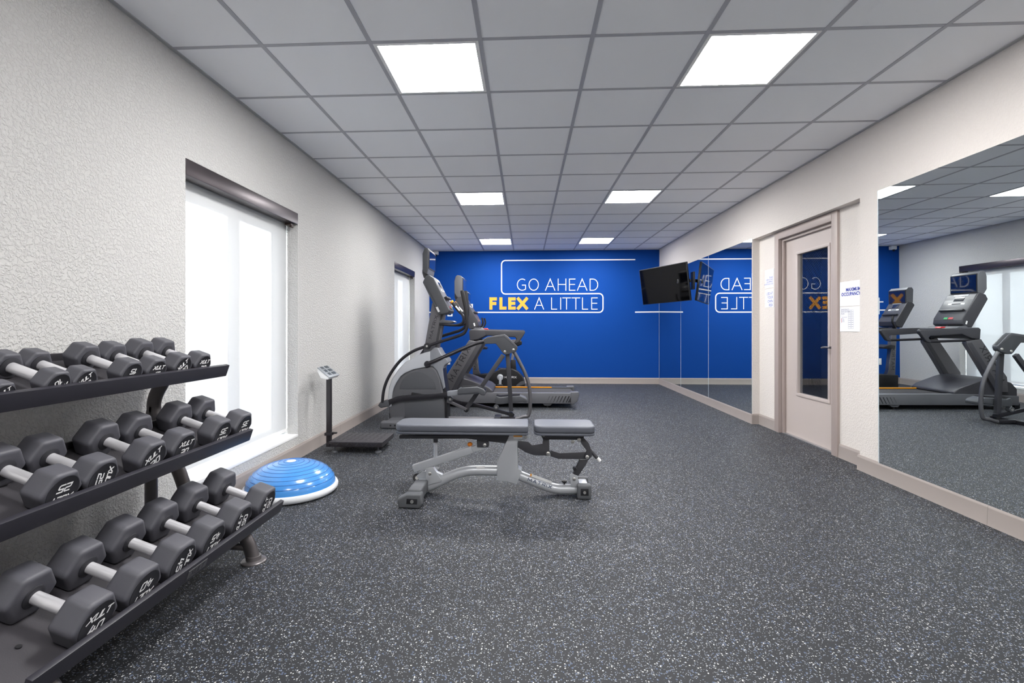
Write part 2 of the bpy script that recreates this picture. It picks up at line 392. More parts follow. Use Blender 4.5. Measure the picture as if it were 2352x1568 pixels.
# ceiling: base slab, tiles, tee grid; lamps take the place of tiles
ceil = struct(MB().box(XL-.2, XR+.3, YF-.2, YB+.2, ZC+.05, ZC+.12).build('ceiling', M['tee'], smooth=False))
T = .6096; X0, Y0 = -1.4692, 2.6865
xs = [XL]+[X0+T*i for i in range(7)]+[XR]
j0 = -8; ysg = [YF]+[Y0+T*j for j in range(j0, 13)]+[YB]
lamps = [(c, 8+1+5*k) for k in (-1, 0, 1, 2) for c in (2, 5)]      # (column, row) cells
cell_mesh = {}
def tile_mesh(wx, wy):
    key = (round(wx, 3), round(wy, 3))
    if key not in cell_mesh:
        me = bpy.data.meshes.new('tile'); bm = bmesh.new(); a, b_ = wx/2, wy/2
        top = [bm.verts.new((sx*a, sy*b_, .018)) for sx, sy in ((-1,-1),(1,-1),(1,1),(-1,1))]
        bot = [bm.verts.new((sx*a, sy*b_, 0)) for sx, sy in ((-1,-1),(1,-1),(1,1),(-1,1))]
        bm.faces.new(bot[::-1]); bm.faces.new(top)
        for i in range(4): bm.faces.new((bot[i], bot[(i+1)%4], top[(i+1)%4], top[i]))
        bmesh.ops.recalc_face_normals(bm, faces=bm.faces[:]); bm.to_mesh(me); bm.free(); me.materials.append(M['tile']); cell_mesh[key] = me
    return cell_mesh[key]
def lab_row(r): return ['row over the dumbbell rack', 'row above the weight bench', 'row above the cardio machines', 'row beside the blue wall'][r]
for ci in range(len(xs)-1):
    for ri in range(len(ysg)-1):
        x0, x1, y0, y1 = xs[ci], xs[ci+1], ysg[ri], ysg[ri+1]; cx_, cy_ = (x0+x1)/2, (y0+y1)/2
        if (ci, ri) in lamps:
            k = sorted({r for c, r in lamps}).index(ri); side = 'window wall' if ci == 2 else 'mirrored wall'
            t = thing('ceiling_light' if k else ('ceiling_light_left_offscreen' if ci == 2 else 'ceiling_light_right_offscreen'), (cx_, cy_, ZC), 'lit square ceiling panel on the side of the %s, %s' % (side, lab_row(k)), 'ceiling light', 'square ceiling light panels')
            f = MB(); h = T/2-.012; i_ = h-.020
            for (a0, a1, b0, b1) in ((-h, h, -h, -i_), (-h, h, i_, h), (-h, -i_, -i_, i_), (i_, h, -i_, i_)): f.box(cx_+a0, cx_+a1, cy_+b0, cy_+b1, ZC-.001, ZC+.03)
            f.build('frame', M['white_paint'], t, smooth=False)
            MB().box(cx_-i_, cx_+i_, cy_-i_, cy_+i_, ZC-.0005, ZC+.02).build('diffuser', M['lamp_diffuser'], t, smooth=False)
            continue
        o = bpy.data.objects.new('tile', tile_mesh(x1-x0-.004, y1-y0-.004)); COL.objects.link(o); o.parent = ceil; o.location = (cx_, cy_, ZC+.0035)
for x in xs[1:-1]: MB().box(x-.012, x+.012, YF, YB, ZC, ZC+.03).build('main_tee', M['tee'], ceil, smooth=False)
for y in ysg[1:-1]: MB().box(XL, XR, y-.012, y+.012, ZC+.001, ZC+.03).build('cross_tee', M['tee'], ceil, smooth=False)
for n, (a, b_, c_, d_) in enumerate(((XL, XL+.022, YF, YB), (XR-.022, XR, YF, YB), (XL, XR, YB-.022, YB))):
    struct(MB().box(a, b_, c_, d_, ZC-.003, ZC+.03).build('trim_%d' % (n+1), M['angle_trim'], smooth=False))

# windows: frame with a centre post, pane, sill; shades and their head boxes are things of their own
for n, (a, b_) in enumerate(WIN):
    fx0, fx1 = XL-.20, XL-.15; mid = (a+b_)/2+.05
    fm = MB()
    for (p, q, z0, z1) in ((a, b_, WZ1-.18, WZ1), (a, b_, WZ0, WZ0+.07), (a, a+.10, WZ0+.07, WZ1-.18), (b_-.075, b_, WZ0+.07, WZ1-.18), (mid-.036, mid+.036, WZ0+.07, WZ1-.18)):
        fm.box(fx0, fx1, p, q, z0, z1)
    wo = struct(fm.build('window_%d' % (n+1), M['window_frame'], smooth=False))
    MB().box(XL-.178, XL-.172, a+.09, mid-.03, WZ0+.06, WZ1-.17).build('pane', M['window_glass'], wo, smooth=False)
    MB().box(XL-.178, XL-.172, mid+.03, b_-.07, WZ0+.06, WZ1-.17).build('pane', M['window_glass'], wo, smooth=False)
    MB().box(XL-.15, XL+.004, a+.001, b_-.001, WZ0-.012, WZ0+.012).build('sill', M['white_paint'], wo, bevel=.004)
    which = ('behind the dumbbell rack', 'behind the elliptical machine')[n]
    t = thing('roller_shade', (XL-.1, (a+b_)/2, WZ0), 'sheer white roller shade in the window %s' % which, 'window shade', 'roller shades')
    MB().add([(XL-.1, a+.006, WZ0+.05), (XL-.1, b_-.012, WZ0+.05), (XL-.1, b_-.012, WZ1-.02), (XL-.1, a+.006, WZ1-.02)], [(0, 1, 2, 3)]).build('cloth', M['shade_cloth'], t, smooth=False)
    MB().box(XL-.106, XL-.092, a+.006, b_-.012, WZ0+.035, WZ0+.062).build('hem_bar', M['white_plastic'], t, bevel=.004)
    v = MB().box(XL-.085, XL+.003, a+.001, b_-.001, WZ1-.098, WZ1-.001).build('valance', M['valance'], t, bevel=.003)
    br = MB().box(XL-.075, XL-.02, b_-.085, b_-.03, WZ1-.118, WZ1-.09).cyl((XL-.03, b_-.075, WZ1-.125), (XL-.03, b_-.035, WZ1-.125), .011)
    br.build('bracket', M['bracket_brown'], t, bevel=.002)

# back wall lettering and line art
Yw = YB-.0015
def W_(x, y): return onY(x, y, Yw)
EX, EZ = Vector((1, 0, 0)), Vector((0, 0, 1)); NB = Vector((0, -1, 0))
LW = .0225
def wl_path(pts, closed=False, name='line_art', wd=LW):
    return MB().ribbon([W_(*p) for p in pts], wd, closed, NB).build(name, M['white_print'], wall_back, smooth=False)
def corner(cx_, cy_, r, a0, a1): return [(cx_+r*math.cos(math.radians(a)), cy_+r*math.sin(math.radians(a))) for a in [a0+(a1-a0)*k/6 for k in range(7)]]
wl_path([(1458, 596)]+corner(1161, 607, 9, -90, -180)+corner(1161, 666, 9, 180, 90)+corner(1376, 683, 9, -90, 0)+corner(1376, 708, 9, 0, 90)+[(1085, 717), (1085, 699), (1077.5, 699)])
wl_path([(1067, 691), (1077.5, 691), (1077.5, 725), (1067, 725)], True)
wl_path([(1029, 691), (1038, 691), (1038, 725), (1029, 725)], True)
wl_path([(1029, 717), (986, 717)])
wl_path([(1460, 716.5), (1512.5, 716)])
wl_path([(1021, 699), (1029, 699)])
def backtext(items, z0, z1, wd, name, m, slack=1.0):
    mb = MB()
    for ch, xa, xb in items:
        a = W_(xa, z1); b_ = W_(xb, z1); h = W_(xa, z0).z-a.z-wd
        lettering(mb, ch, a+EX*wd/2+EZ*wd/2, EX, EZ, h, wd, fit=max((b_-a).x-wd, .001))
    return mb.build(name, m, wall_back, smooth=False)
cp = lambda l: [(c, 1000+a/3.0947, 1000+b_/3.0947) for c, a, b_ in l]
backtext(cp([('G',580,645),('O',663,735),('A',780,852),('H',870,930),('E',950,995),('A',1007,1080),('D',1097,1157)]), 639.8, 667.3, .0145, 'lettering', M['white_print'])
backtext(cp([('A',703,772),('L',823,865),('I',888,893),('T',903,962),('T',968,1029),('L',1043,1085),('E',1108,1153)]), 683, 710.6, .0145, 'lettering', M['white_print'])
backtext(cp([('F',384,437),('L',455,505),('E',518,570),('X',580,658)]), 682.8, 710.8, .062, 'lettering', M['orange_print'])
# wall outlet and small sensor box high in the corner
p0 = W_(1025, 823); p1 = W_(1034, 837)
t = thing('wall_outlet', ((p0.x+p1.x)/2, YB, (p0.z+p1.z)/2), 'white wall outlet plate low on the blue wall', 'outlet')
MB().box(p0.x, p1.x, YB-.008, YB, p1.z, p0.z).build('plate', M['white_plastic'], t, bevel=.003)
for dz in (-.02, .025): MB().box((p0.x+p1.x)/2-.017, (p0.x+p1.x)/2+.017, YB-.011, YB-.007, (p0.z+p1.z)/2+dz-.014, (p0.z+p1.z)/2+dz+.010).build('socket', M['white_paint'], t, bevel=.002)
t = thing('security_camera', (-1.84, YB, 2.66), 'small white camera box high in the corner of the blue wall', 'camera')
MB().box(-1.90, -1.80, YB-.09, YB, 2.64, 2.71).build('housing', M['white_plastic'], t, bevel=.012)
MB().cyl((-1.85, YB-.06, 2.645), (-1.85, YB-.075, 2.615), .022).build('lens', M['black_plastic'], t)

# mirrors: glass panels standing on the baseboard
def mirror(y0, y1, label, z1=2.19, lean=0.0):
    g = MB().prism([(XR-.007, y0+.002, .118), (XR-.001, y0+.002, .118), (XR-.001-lean, y0+.002, z1), (XR-.007-lean, y0+.002, z1)], (0, y1-y0-.004, 0)).build('mirror', M['mirror_silver'], smooth=False)
    tag(g, label, 'mirror', 'wall mirror panels')
    MB().prism([(XR-.0085, y1-.006, .118), (XR-.001, y1-.006, .118), (XR-.001-lean, y1-.006, z1), (XR-.0085-lean, y1-.006, z1)], (0, .005, 0)).build('edge', M['mirror_edge'], g, smooth=False)
mirror(1.3, 3.916, 'tall wide wall mirror on the near side of the door, beside the occupancy sign', lean=.0075)
mirror(6.035, 7.442, 'wall mirror panel next to the two small white signs by the door', 2.205)
mirror(7.442, 8.743, 'wall mirror panel behind the television mount', 2.205)
mirror(8.743, 10.14, 'wall mirror panel meeting the blue wall in the corner', 2.205)

# door
fr = MB(); FX0 = XREC-.022
fr.box(FX0, XREC+.13, DY0-.075, DY0+.012, 0, ZSOF-.004).box(FX0, XREC+.13, DY1-.012, DY1+.075, 0, ZSOF-.004).box(FX0, XREC+.13, DY0+.012, DY1-.012, DZ-.02, ZSOF-.004)
fr.box(XREC+.015, XREC+.045, DY1-.045, DY1-.012, 0, DZ-.02).box(XREC+.015, XREC+.045, DY0+.012, DY0+.03, 0, DZ-.02).box(XREC+.015, XREC+.045, DY0+.03, DY1-.045, DZ-.05, DZ-.02)
door = struct(fr.build('door_1', M['frame_paint'], bevel=.004))
LX0, LX1 = XREC+.045, XREC+.09; LY0, LY1, LZ0, LZ1 = DY0+.014, DY1-.014, .012, DZ-.022; GY0, GY1, GZ0, GZ1 = 4.763, 5.277, .47, 1.907
lf = MB().box(LX0, LX1, LY0, GY0, LZ0, LZ1).box(LX0, LX1, GY1, LY1, LZ0, LZ1).box(LX0, LX1, GY0, GY1, LZ0, GZ0).box(LX0, LX1, GY0, GY1, GZ1, LZ1)
leaf = lf.build('leaf', M['door_paint'], door, smooth=False)
sm = MB()
for (a, b_, c_, d_) in ((GY0-.03, GY1+.03, GZ0-.03, GZ0), (GY0-.03, GY1+.03, GZ1, GZ1+.03), (GY0-.03, GY0, GZ0, GZ1), (GY1, GY1+.03, GZ0, GZ1)): sm.box(LX0-.008, LX0+.002, a, b_, c_, d_)
sm.build('glazing_bead', M['door_paint'], leaf, bevel=.003)
MB().box(LX0+.018, LX0+.024, GY0, GY1, GZ0, GZ1).build('pane', M['door_glass'], leaf, smooth=False)
wm = MB(); n = 34; gw, gh = GY1-GY0, GZ1-GZ0
for sgn in (1,):
    st = .026; k = -gh
    while k < gw:
        ya, yb = max(0, k), min(gw, k+gh)
        if yb > ya:
            za, zb = ya-k, yb-k
            if sgn < 0: za, zb = gh-za, gh-zb
            wm.ribbon([(LX0+.026, GY0+ya, GZ0+za), (LX0+.026, GY0+yb, GZ0+zb)], .0022, False, (-1, 0, 0))
        k += st
wm.build('wire_mesh', M['gunmetal'], leaf, smooth=False, kind='stuff')
hd = MB().cyl((LX0, 4.665, .965), (LX0-.008, 4.665, .965), .027).cyl((LX0-.006, 4.665, .965), (LX0-.05, 4.665, .965), .011)
hd.tube(catmull([(LX0-.05, 4.66, .965), (LX0-.054, 4.69, .967), (LX0-.052, 4.74, .966), (LX0-.05, 4.785, .958)]), .009)
hd.build('handle', M['gunmetal'], leaf)
MB().box(XREC+.02, XREC+.13, DY0+.012, DY1-.012, 0, .010).build('threshold', M['aluminium'], door, smooth=False)

# signs beside the door
def fonttext(name, body, size, o, ex, ey, m, parent, align='LEFT', bold=0.0):
    cu = bpy.data.curves.new(name, 'FONT'); cu.body = body; cu.size = size; cu.align_x = align; cu.space_line = .95; cu.offset = bold; cu.resolution_u = 2
    ob = bpy.data.objects.new(name, cu); COL.objects.link(ob); bpy.context.view_layer.update()
    me = bpy.data.meshes.new_from_object(ob.evaluated_get(bpy.context.evaluated_depsgraph_get())); bpy.data.objects.remove(ob, do_unlink=True)
    ex, ey = Vector(ex), Vector(ey); nz = ex.cross(ey); Mx = Matrix((ex, ey, nz)).transposed().to_4x4(); off = Vector(o)-wloc(parent); Mx.translation = off
    me.transform(Mx); me.materials.clear(); me.materials.append(m)
    o2 = bpy.data.objects.new(name, me); COL.objects.link(o2); o2.parent = parent; return o2
EY_ = Vector((0, -1, 0))
def sign(y0, y1, z0, z1, label):
    t = thing('wall_sign', (XREC, (y0+y1)/2, z0), label, 'sign', 'white signs by the door')
    MB().box(XREC-.004, XREC, y0, y1, z0, z1).build('panel', M['paper'], t, smooth=False)
    return t
SX = XREC-.0052
t = sign(5.684, 5.886, 1.598, 1.81, 'small white sign asking to wipe down equipment, beside the door frame')
fonttext('lettering', 'PLEASE\nWIPE DOWN\nEQUIPMENT\nAFTER EACH USE', .026, (SX, 5.70, 1.708), EY_, EZ, M['blue_print'], t, 'RIGHT')
t = sign(5.684, 5.886, 1.378, 1.585, 'small white sign reading use at your own risk, beside the door frame')
fonttext('lettering', 'USE AT\nYOUR\nOWN\nRISK', .046, (SX, 5.70, 1.518), EY_, EZ, M['blue_print'], t, 'RIGHT')
t = sign(4.235, 4.517, 1.335, 1.548, 'white sign with bold blue maximum occupancy lettering by the door')
fonttext('lettering', 'MAXIMUM\nOCCUPANCY', .04, (SX, 4.245, 1.462), EY_, EZ, M['blue_print'], t, 'RIGHT', .0012)
t = sign(4.235, 4.517, 1.115, 1.329, 'white evacuation plan sheet below the maximum occupancy sign')
fonttext('lettering', 'EMERGENCY\nEVACUATION\nPLAN', .0185, (SX, 4.497, 1.298), EY_, EZ, M['grey_print'], t)
fonttext('lettering', 'YOU ARE HERE\nEXIT\nSTAIRS\nALARM\nPHONE', .010, (SX, 4.485, 1.235), EY_, EZ, M['grey_print'], t)
for k in range(4): MB().box(SX-.0001, SX, 4.489, 4.494, 1.226-.0095*k-.004, 1.226-.0095*k+.003).build('key_mark', M['red_print'], t, smooth=False)
pl = MB()
for k in range(9):
    for (ya, yb) in ((4.335, 4.36), (4.368, 4.40)):
        z = 1.14+.018*k; pl.ribbon([(SX, ya, z), (SX, yb, z), (SX, yb, z+.016), (SX, ya, z+.016)], .0014, True, (-1, 0, 0))
pl.build('plan_drawing', M['grey_print'], t, smooth=False)

# television on an arm over the mirror
tvR, tvL = Vector((2.60, 8.07, 0)), Vector((2.065, 9.0, 0))
ud = (tvR-tvL).normalized(); W = (tvR-tvL).length; nd = Vector((-ud.y*-1, ud.x*-1, 0)); nd = Vector((ud.y, -ud.x, 0))
if nd.x > 0: nd = -nd
tilt = math.radians(7); upv = (EZ*math.cos(tilt)+nd*math.sin(tilt)); fn = (nd*math.cos(tilt)-EZ*math.sin(tilt))
roll = math.radians(1.6); ud2 = ud*math.cos(roll)-upv*math.sin(roll)*-1; upv2 = fn.cross(ud2)*1.0
if upv2.z < 0: upv2 = -upv2
ctr = (tvR+tvL)/2; ctr.z = 1.875
t = thing('television', (ctr.x, ctr.y, ctr.z-.31), 'black flat television tilted on a wall arm over the mirror', 'television')
TH = .625
MB().obox(ctr-fn*.018, ud2*W/2, upv2*TH/2, fn*.018).build('casing', M['black_plastic'], t, bevel=.005)
MB().obox(ctr+fn*.0005, ud2*(W/2-.010), upv2*(TH/2-.010), fn*.001).build('screen', M['tv_screen'], t, smooth=False)
MB().obox(ctr-fn*.045-upv2*.08, ud2*.34, upv2*.17, fn*.012).build('back_cover', M['black_plastic'], t, bevel=.01)
wb = Vector((XR-.034, 8.12, 1.90)); tc_ = ctr-fn*.075; el = Vector((2.50, 8.25, 1.90))
am = MB().obox(tc_, ud2*.16, upv2*.03, fn*.012).obox(tc_, ud2*.03, upv2*.13, fn*.012)
am.bar([el, tc_+Vector((0, 0, el.z-tc_.z))], (0, 0, 1), .012, .025).bar([wb, el], (0, 0, 1), .012, .025).cyl(el-EZ*.035, el+EZ*.035, .02)
am.build('arm', M['black_plastic'], t, bevel=.003)
MB().box(XR-.024, XR-.0075, 8.06, 8.18, 1.76, 2.04).build('wall_plate', M['black_plastic'], t, bevel=.003)

# ------------------------------------------------------------------ dumbbell rack
AL = math.radians(19); U = Vector((-math.cos(AL), 0, math.sin(AL))); N = Vector((math.sin(AL), 0, math.cos(AL)))
RY0, RY1 = 1.215, 2.55
TIER = {'bottom': Vector((-1.276, 0, .238)), 'middle': Vector((-1.443, 0, .612)), 'top': Vector((-1.572, 0, .952))}
LIPH, LIPT, TRAY = .050, .020, .345
rack = thing('dumbbell_rack', (-1.6, (RY0+RY1)/2, 0), 'black three-tier dumbbell rack with grey legs along the window wall', 'rack')
LEN = Vector((0, RY1-RY0, 0))
for nm, L in TIER.items():
    o = L+Vector((0, RY0, 0))
    sh = MB().prism([o-N*LIPH+U*LIPT*.5, o-N*(LIPH+.010)+U*LIPT*.5, o-N*(LIPH+.010)+U*TRAY, o-N*LIPH+U*TRAY], LEN)
    sh.prism([o-N*LIPH+U*TRAY, o-N*(LIPH+.010)+U*TRAY, o-N*(LIPH-.03)+U*(TRAY+.008), o-N*(LIPH-.03)+U*TRAY], LEN)
    so = sh.build('shelf', M['rack_tray'], rack, bevel=.002)
    MB().prism([o, o+U*LIPT, o-N*(LIPH+.012)+U*LIPT, o-N*(LIPH+.012)], LEN).build('lip', M['rack_black'], so, bevel=.0025)
    for yy in (RY0+.12, RY1-.12):
        c0 = L+Vector((0, yy, 0))-N*LIPH+U*.16
        MB().cyl(c0, c0+N*.004, .008).build('screw', M['black_plastic'], so)
# name plate on the bottom lip
L = TIER['bottom']; pc = L-N*.03+Vector((0, 1.87, 0))
np_ = MB().obox(pc-U*.0015, (0, .055, 0), N*.016, U*.001).build('name_plate', M['gunmetal'], rack, smooth=False)
lettering(MB(), 'XULT', pc-U*.0032-N*.009-Vector((0, .04, 0)), (0, 1, 0), N, .018, .004, shear=.25, fit=.075).build('lettering', M['rack_black'], np_, smooth=False)
for yy in (1.36, 2.37):
    P = catmull([(-1.342, yy, .01), (-1.375, yy, .105), (-1.45, yy, .165), (-1.56, yy, .215), (-1.66, yy, .285), (-1.715, yy, .42), (-1.79, yy, .60), (-1.845, yy, .72), (-1.845, yy, .80), (-1.80, yy, .89)], 6)
    MB().tube(P, .034, 14, .024, up=(0, 1, 0)).build('leg', M['rack_grey'], rack)
    P = [(-1.865, yy, .0), (-1.865, yy, .70), (-1.85, yy, .76)]
    MB().tube(P, .030, 14, .024, up=(0, 1, 0)).build('leg', M['rack_grey'], rack)
    MB().tube([(-1.375, yy, .07), (-1.865, yy, .09)], .018, 10).build('stretcher', M['rack_grey'], rack)
    MB().lathe([(.058, 0), (.058, .006), (.052, .010), (.036, .012), (.034, .03)], (-1.340, yy, 0), 24).build('foot', M['rack_grey'], rack)
    MB().lathe([(.05, 0), (.05, .008), (.034, .012)], (-1.865, yy, 0), 24).build('foot', M['rack_grey'], rack)
    for nm, L in TIER.items():
        c0 = L+Vector((0, yy, 0))-N*(LIPH+.022)+U*.20
        MB().obox(c0, U*.13, (0, .016, 0), N*.012).build('shelf_bracket', M['rack_black'], rack, bevel=.003)
MB().tube([(-1.875, 1.36, .60), (-1.875, 2.37, .60)], .018, 10).build('stretcher', M['rack_grey'], rack)

SPEC = {5: (.036, .046), 10: (.046, .060), 15: (.053, .066), 20: (.056, .070), 25: (.064, .078), 30: (.067, .080), 35: (.069, .083), 40: (.072, .086), 45: (.074, .089), 50: (.076, .092)}
BAR = .128; dbm = {}
def db_meshes(wt):
    if wt in dbm: return dbm[wt]
    ap, hl = SPEC[wt]; R = ap/math.cos(PI/6)
    h = MB(); loop = [Vector((0, R*math.cos(PI/3*k), R*math.sin(PI/3*k))) for k in range(6)]
    h.prism(loop, (hl, 0, 0)); ho = h.build('tmp', M['rubber_head'], bevel=ap*.21, seg=4)
    mc = MB().lathe([(.034, 0), (.034, -.003), (.027, -.006), (.0195, -.0065)], (0, 0, 0), 24, (1, 0, 0)).build('tmp', M['rubber_face'])
    f = MB().lathe([(ap*.86, 0), (ap*.86, .0012), (ap*.83, .0016), (ap*.80, .0006), (ap*.1, .0006)], (hl-.0004, 0, 0), 36, (1, 0, 0)).build('tmp', M['rubber_face'])
    t_ = MB(); s_ = ap*1.0
    lettering(t_, 'XULT', (hl+.0018, -ap*.03, ap*.20), (0, 1, 0), (0, 0, 1), ap*.27, ap*.072, shear=.3, fit=ap*1.12, align='c')
    lettering(t_, str(wt), (hl+.0018, -ap*.04, -ap*.42), (0, 1, 0), (0, 0, 1), ap*.36, ap*.078, shear=.25, gap=.3, wf=1.1, align='c')
    tx = t_.build('tmp', M['white_print'], smooth=False)
    b_ = MB().lathe([(.0188, -BAR/2-.004), (.0188, BAR/2+.004)], (0, 0, 0), 20, (1, 0, 0)).build('tmp', M['chrome'])
    dbm[wt] = tuple(o.data for o in (ho, mc, f, tx, b_))
    for o in (ho, mc, f, tx, b_): bpy.data.objects.remove(o, do_unlink=True)
    return dbm[wt]
def inst(name, me, parent, loc=(0,0,0), rot=(0,0,0)):
    o = bpy.data.objects.new(name, me); COL.objects.link(o); o.parent = parent; o.location = loc; o.rotation_euler = rot; return o
def dumbbell(wt, tier, y, rot, label, dy=0.0, rot2=None):
    ap, hl = SPEC[wt]; L = TIER[tier]; tot = BAR+2*hl
    base = L+Vector((0, y, 0))-N*LIPH+U*(LIPT+.004+tot/2)
    t = thing('dumbbell', base, label, 'dumbbell', 'hex dumbbells on the %s tier' % tier); t.rotation_euler = (0, AL, 0)
    ho, mc, f, tx, b_ = db_meshes(wt)
    inst('handle', b_, t, (0, 0, ap))
    for sgn in (1, -1):
        h = inst('head', ho, t, (sgn*BAR/2, 0, ap), (0, 0, 0 if sgn > 0 else PI))
        inst('collar', mc, h); inst('face_plate', f, h)
        inst('lettering', tx, h, (0, 0, 0), (math.radians(rot if sgn > 0 else (rot2 or -rot)), 0, 0))
def ysolve(px, X, R):     # far edge of the front face seen at pixel px
    r = (px-CX)/FPX; k = (r*_c+_s)/(-r*_s+_c); return X/k-R
def row(tier, lst):
    L = TIER[tier]
    for wt, px, rot, lab in lst:
        ap = SPEC[wt][0]; R = ap/math.cos(PI/6)*.93
        dumbbell(wt, tier, ysolve(px, L.x-.035, R), rot, lab)
row('bottom', [
 (40, 258, 0, 'black hex dumbbell marked 40 with upright lettering, on the bottom tier of the rack'),
 (40, 359, 180, 'black hex dumbbell with an upside-down 40, between the upright 40 and the sideways 45'),
 (45, 441, -90, 'black hex dumbbell with a sideways 45, on the bottom tier of the rack'),
 (45, 508, 180, 'black hex dumbbell with an upside-down 45, on the bottom tier of the rack'),
 (50, 569, 90, 'black hex dumbbell with a sideways 50 standing next to one marked 45, bottom tier'),
 (50, 624, 90, 'black hex dumbbell with a sideways 50, nearest the blue balance ball')])
row('middle', [
 (25, 178, 180, 'black hex dumbbell with an upside-down 25, on the middle tier of the rack'),
 (25, 264, -90, 'black hex dumbbell with sideways 25 lettering, on the middle tier of the rack'),
 (30, 374.6, 35, 'black hex dumbbell with tilted 30 lettering, on the middle tier of the rack'),
 (30, 441.5, 0, 'black hex dumbbell with level lettering next to the 35s, on the middle tier'),
 (35, 523.6, 180, 'black hex dumbbell with an upside-down 35 standing next to a 30, middle tier'),
 (35, 571, 180, 'black hex dumbbell with an upside-down 35, at the window end of the middle tier')])
row('top', [
 (5, 35, 35, 'smallest black hex dumbbell on the top tier of the rack'),
 (10, 159, 217, 'small black hex dumbbell with slanted upside-down 10, on the top tier'),
 (10, 219, 40, 'small black hex dumbbell with slanted lettering next to a 15, on the top tier'),
 (15, 322, 180, 'black hex dumbbell with an upside-down 15, on the top tier of the rack'),
 (15, 377, 0, 'black hex dumbbell with level lettering between the 15 and a slanted 20, top tier'),
 (20, 434.7, 42, 'black hex dumbbell with slanted 20 lettering, on the top tier of the rack'),
 (20, 479, 0, 'black hex dumbbell with level lettering, at the window end of the top tier')])

# ------------------------------------------------------------------ weight bench
FB = Fr(-.2, 3.42)
def c5(l): return [(880+x/4.523, 930+y/4.523) for x, y in l]
def bp(x, y, v=0): return FB.pt(880+x/4.523, 930+y/4.523, v)
bench = thing('weight_bench', (-.18, 3.42, 0), 'adjustable weight bench with grey vinyl pads and silver frame', 'bench')
def rrect(x0, x1, y0, y1, radii, n=6):
    out = []
    for (cx_, cy_, a0, r) in ((x1, y1, 0, radii[0]), (x0, y1, 90, radii[1]), (x0, y0, 180, radii[2]), (x1, y0, 270, radii[3])):
        sx, sy = (1 if cx_ == x1 else -1), (1 if cy_ == y1 else -1)
        for k in range(n+1):
            a = math.radians(a0+90*k/n); out.append((cx_-sx*r+r*math.cos(a), cy_-sy*r+r*math.sin(a)))
    return out
pz0, pz1 = .432, .496
xa, xb = onY(905, 985, 3.30).x, onY(1213.5, 985, 3.30).x
def pad(x0, x1, radii, label=None):
    lp = [Vector((x, y, 0)) for x, y in rrect(x0, x1, 3.285, 3.555, radii)]
    o = MB().prism([p+EZ*(pz0+.017) for p in lp], EZ*(pz1-pz0-.017)).build('pad', M['pad_vinyl'], bench, bevel=.012, seg=3, ang=50)
    MB().prism([p+EZ*pz0 for p in lp], EZ*.0175).build('pad_base', M['pad_vinyl'], o, bevel=.006, seg=2, ang=50)
    return o
pad(xa, xb, (.02, .075, .075, .02))
xc, xd = onY(1227, 985, 3.30).x, onY(1368, 985, 3.30).x
pad(xc, xd, (.05, .05, .06, .05))
def bslab(name, pts, v0, v1, m, bevel=.004, parent=None):
    return MB().prism([bp(x, y, v0) for x, y in pts], FB.w*(v1-v0)).build(name, m, parent or bench, bevel=bevel)
D, S_ = M['bench_dark'], M['bench_silver']
bslab('back_rail', [(165, 316), (1330, 316), (1330, 340), (1290, 402), (870, 350), (165, 350)], -.045, .045, D)
bslab('seat_plate', [(1635, 304), (2090, 304), (2085, 345), (2050, 362), (1660, 360)], -.05, .05, D)
for v in (-.055, .045):
    bslab('seat_arm', [(1400, 372), (1510, 385), (1545, 417), (1655, 402), (1660, 355), (1725, 360), (1728, 470), (1748, 500), (1722, 526), (1570, 522), (1480, 492), (1400, 440)], v, v+.010, D, .002)
    bslab('link', [(1738, 468), (1832, 500), (2100, 490), (2140, 520), (2128, 562), (1820, 560), (1740, 532)], v+.012, v+.022, D, .002)
    bslab('link', [(2045, 362), (2085, 340), (2135, 392), (2165, 470), (2170, 530), (2130, 575), (2092, 530), (2112, 470), (2062, 405)], v-.002, v+.008, D, .002)
bslab('adjuster_plate', [(2045, 568), (2132, 568), (2110, 620), (2030, 735), (1965, 740), (2010, 650)], -.02, .02, D, .003)
MB().tube(catmull([bp(2130, 450, 0), bp(2175, 495, 0), bp(2230, 558, 0)]), .0125, 12).build('handle', D, bench)
MB().tube([bp(2222, 548, 0), bp(2252, 582, 0)], .013, 12).build('handle_tip', M['white_plastic'], bench)
bslab('upright', [(1312, 312), (1478, 300), (1505, 308), (1512, 330), (1497, 352), (1470, 365), (1412, 370), (1396, 392), (1400, 662), (1440, 684), (1390, 826), (1300, 796), (1182, 782), (1182, 600), (1250, 450)], -.052, .052, S_, .006)
MB().tube(catmull([bp(430, 862), bp(560, 806), bp(720, 728), bp(860, 688), bp(960, 678), bp(1200, 680)], 6), .034, 16).build('frame_tube', S_, bench)
MB().tube(catmull([bp(1400, 722), bp(1560, 788), bp(1690, 838), bp(1790, 866), bp(1880, 872), bp(2070, 870)], 6), .034, 16).build('frame_tube', S_, bench)
MB().bar([bp(318, 655), bp(925, 455)], FB.w, .024, .022).build('support_bar', S_, bench, bevel=.003)
MB().bar([bp(900, 465), bp(1050, 418)], FB.w, .018, .016).build('support_slider', S_, bench, bevel=.002)
bslab('pivot_block', [(972, 366), (1096, 366), (1096, 440), (975, 440)], -.028, .028, D, .004)
MB().lathe([(.008, 0), (.017, .008), (.019, .018), (.014, .026), (.004, .03)], bp(905, 428), 16, (-.15, 0, 1)).build('knob', M['orange_plastic'], bench)
MB().tube([bp(545, 352, .02), bp(545, 560, .02)], .014, 12).build('post', S_, bench)
MB().tube([bp(545, 348, .02), bp(545, 385, .02)], .017, 12).build('post_collar', D, bench)
for v in (-.042, .034):
    bslab('mount_plate', [(445, 660), (515, 640), (545, 690), (605, 775), (600, 795), (470, 830), (440, 825)], v, v+.008, S_, .002)
bslab('mount_web', [(520, 650), (560, 700), (615, 725), (600, 780), (520, 780)], -.02, .02, S_, .003)
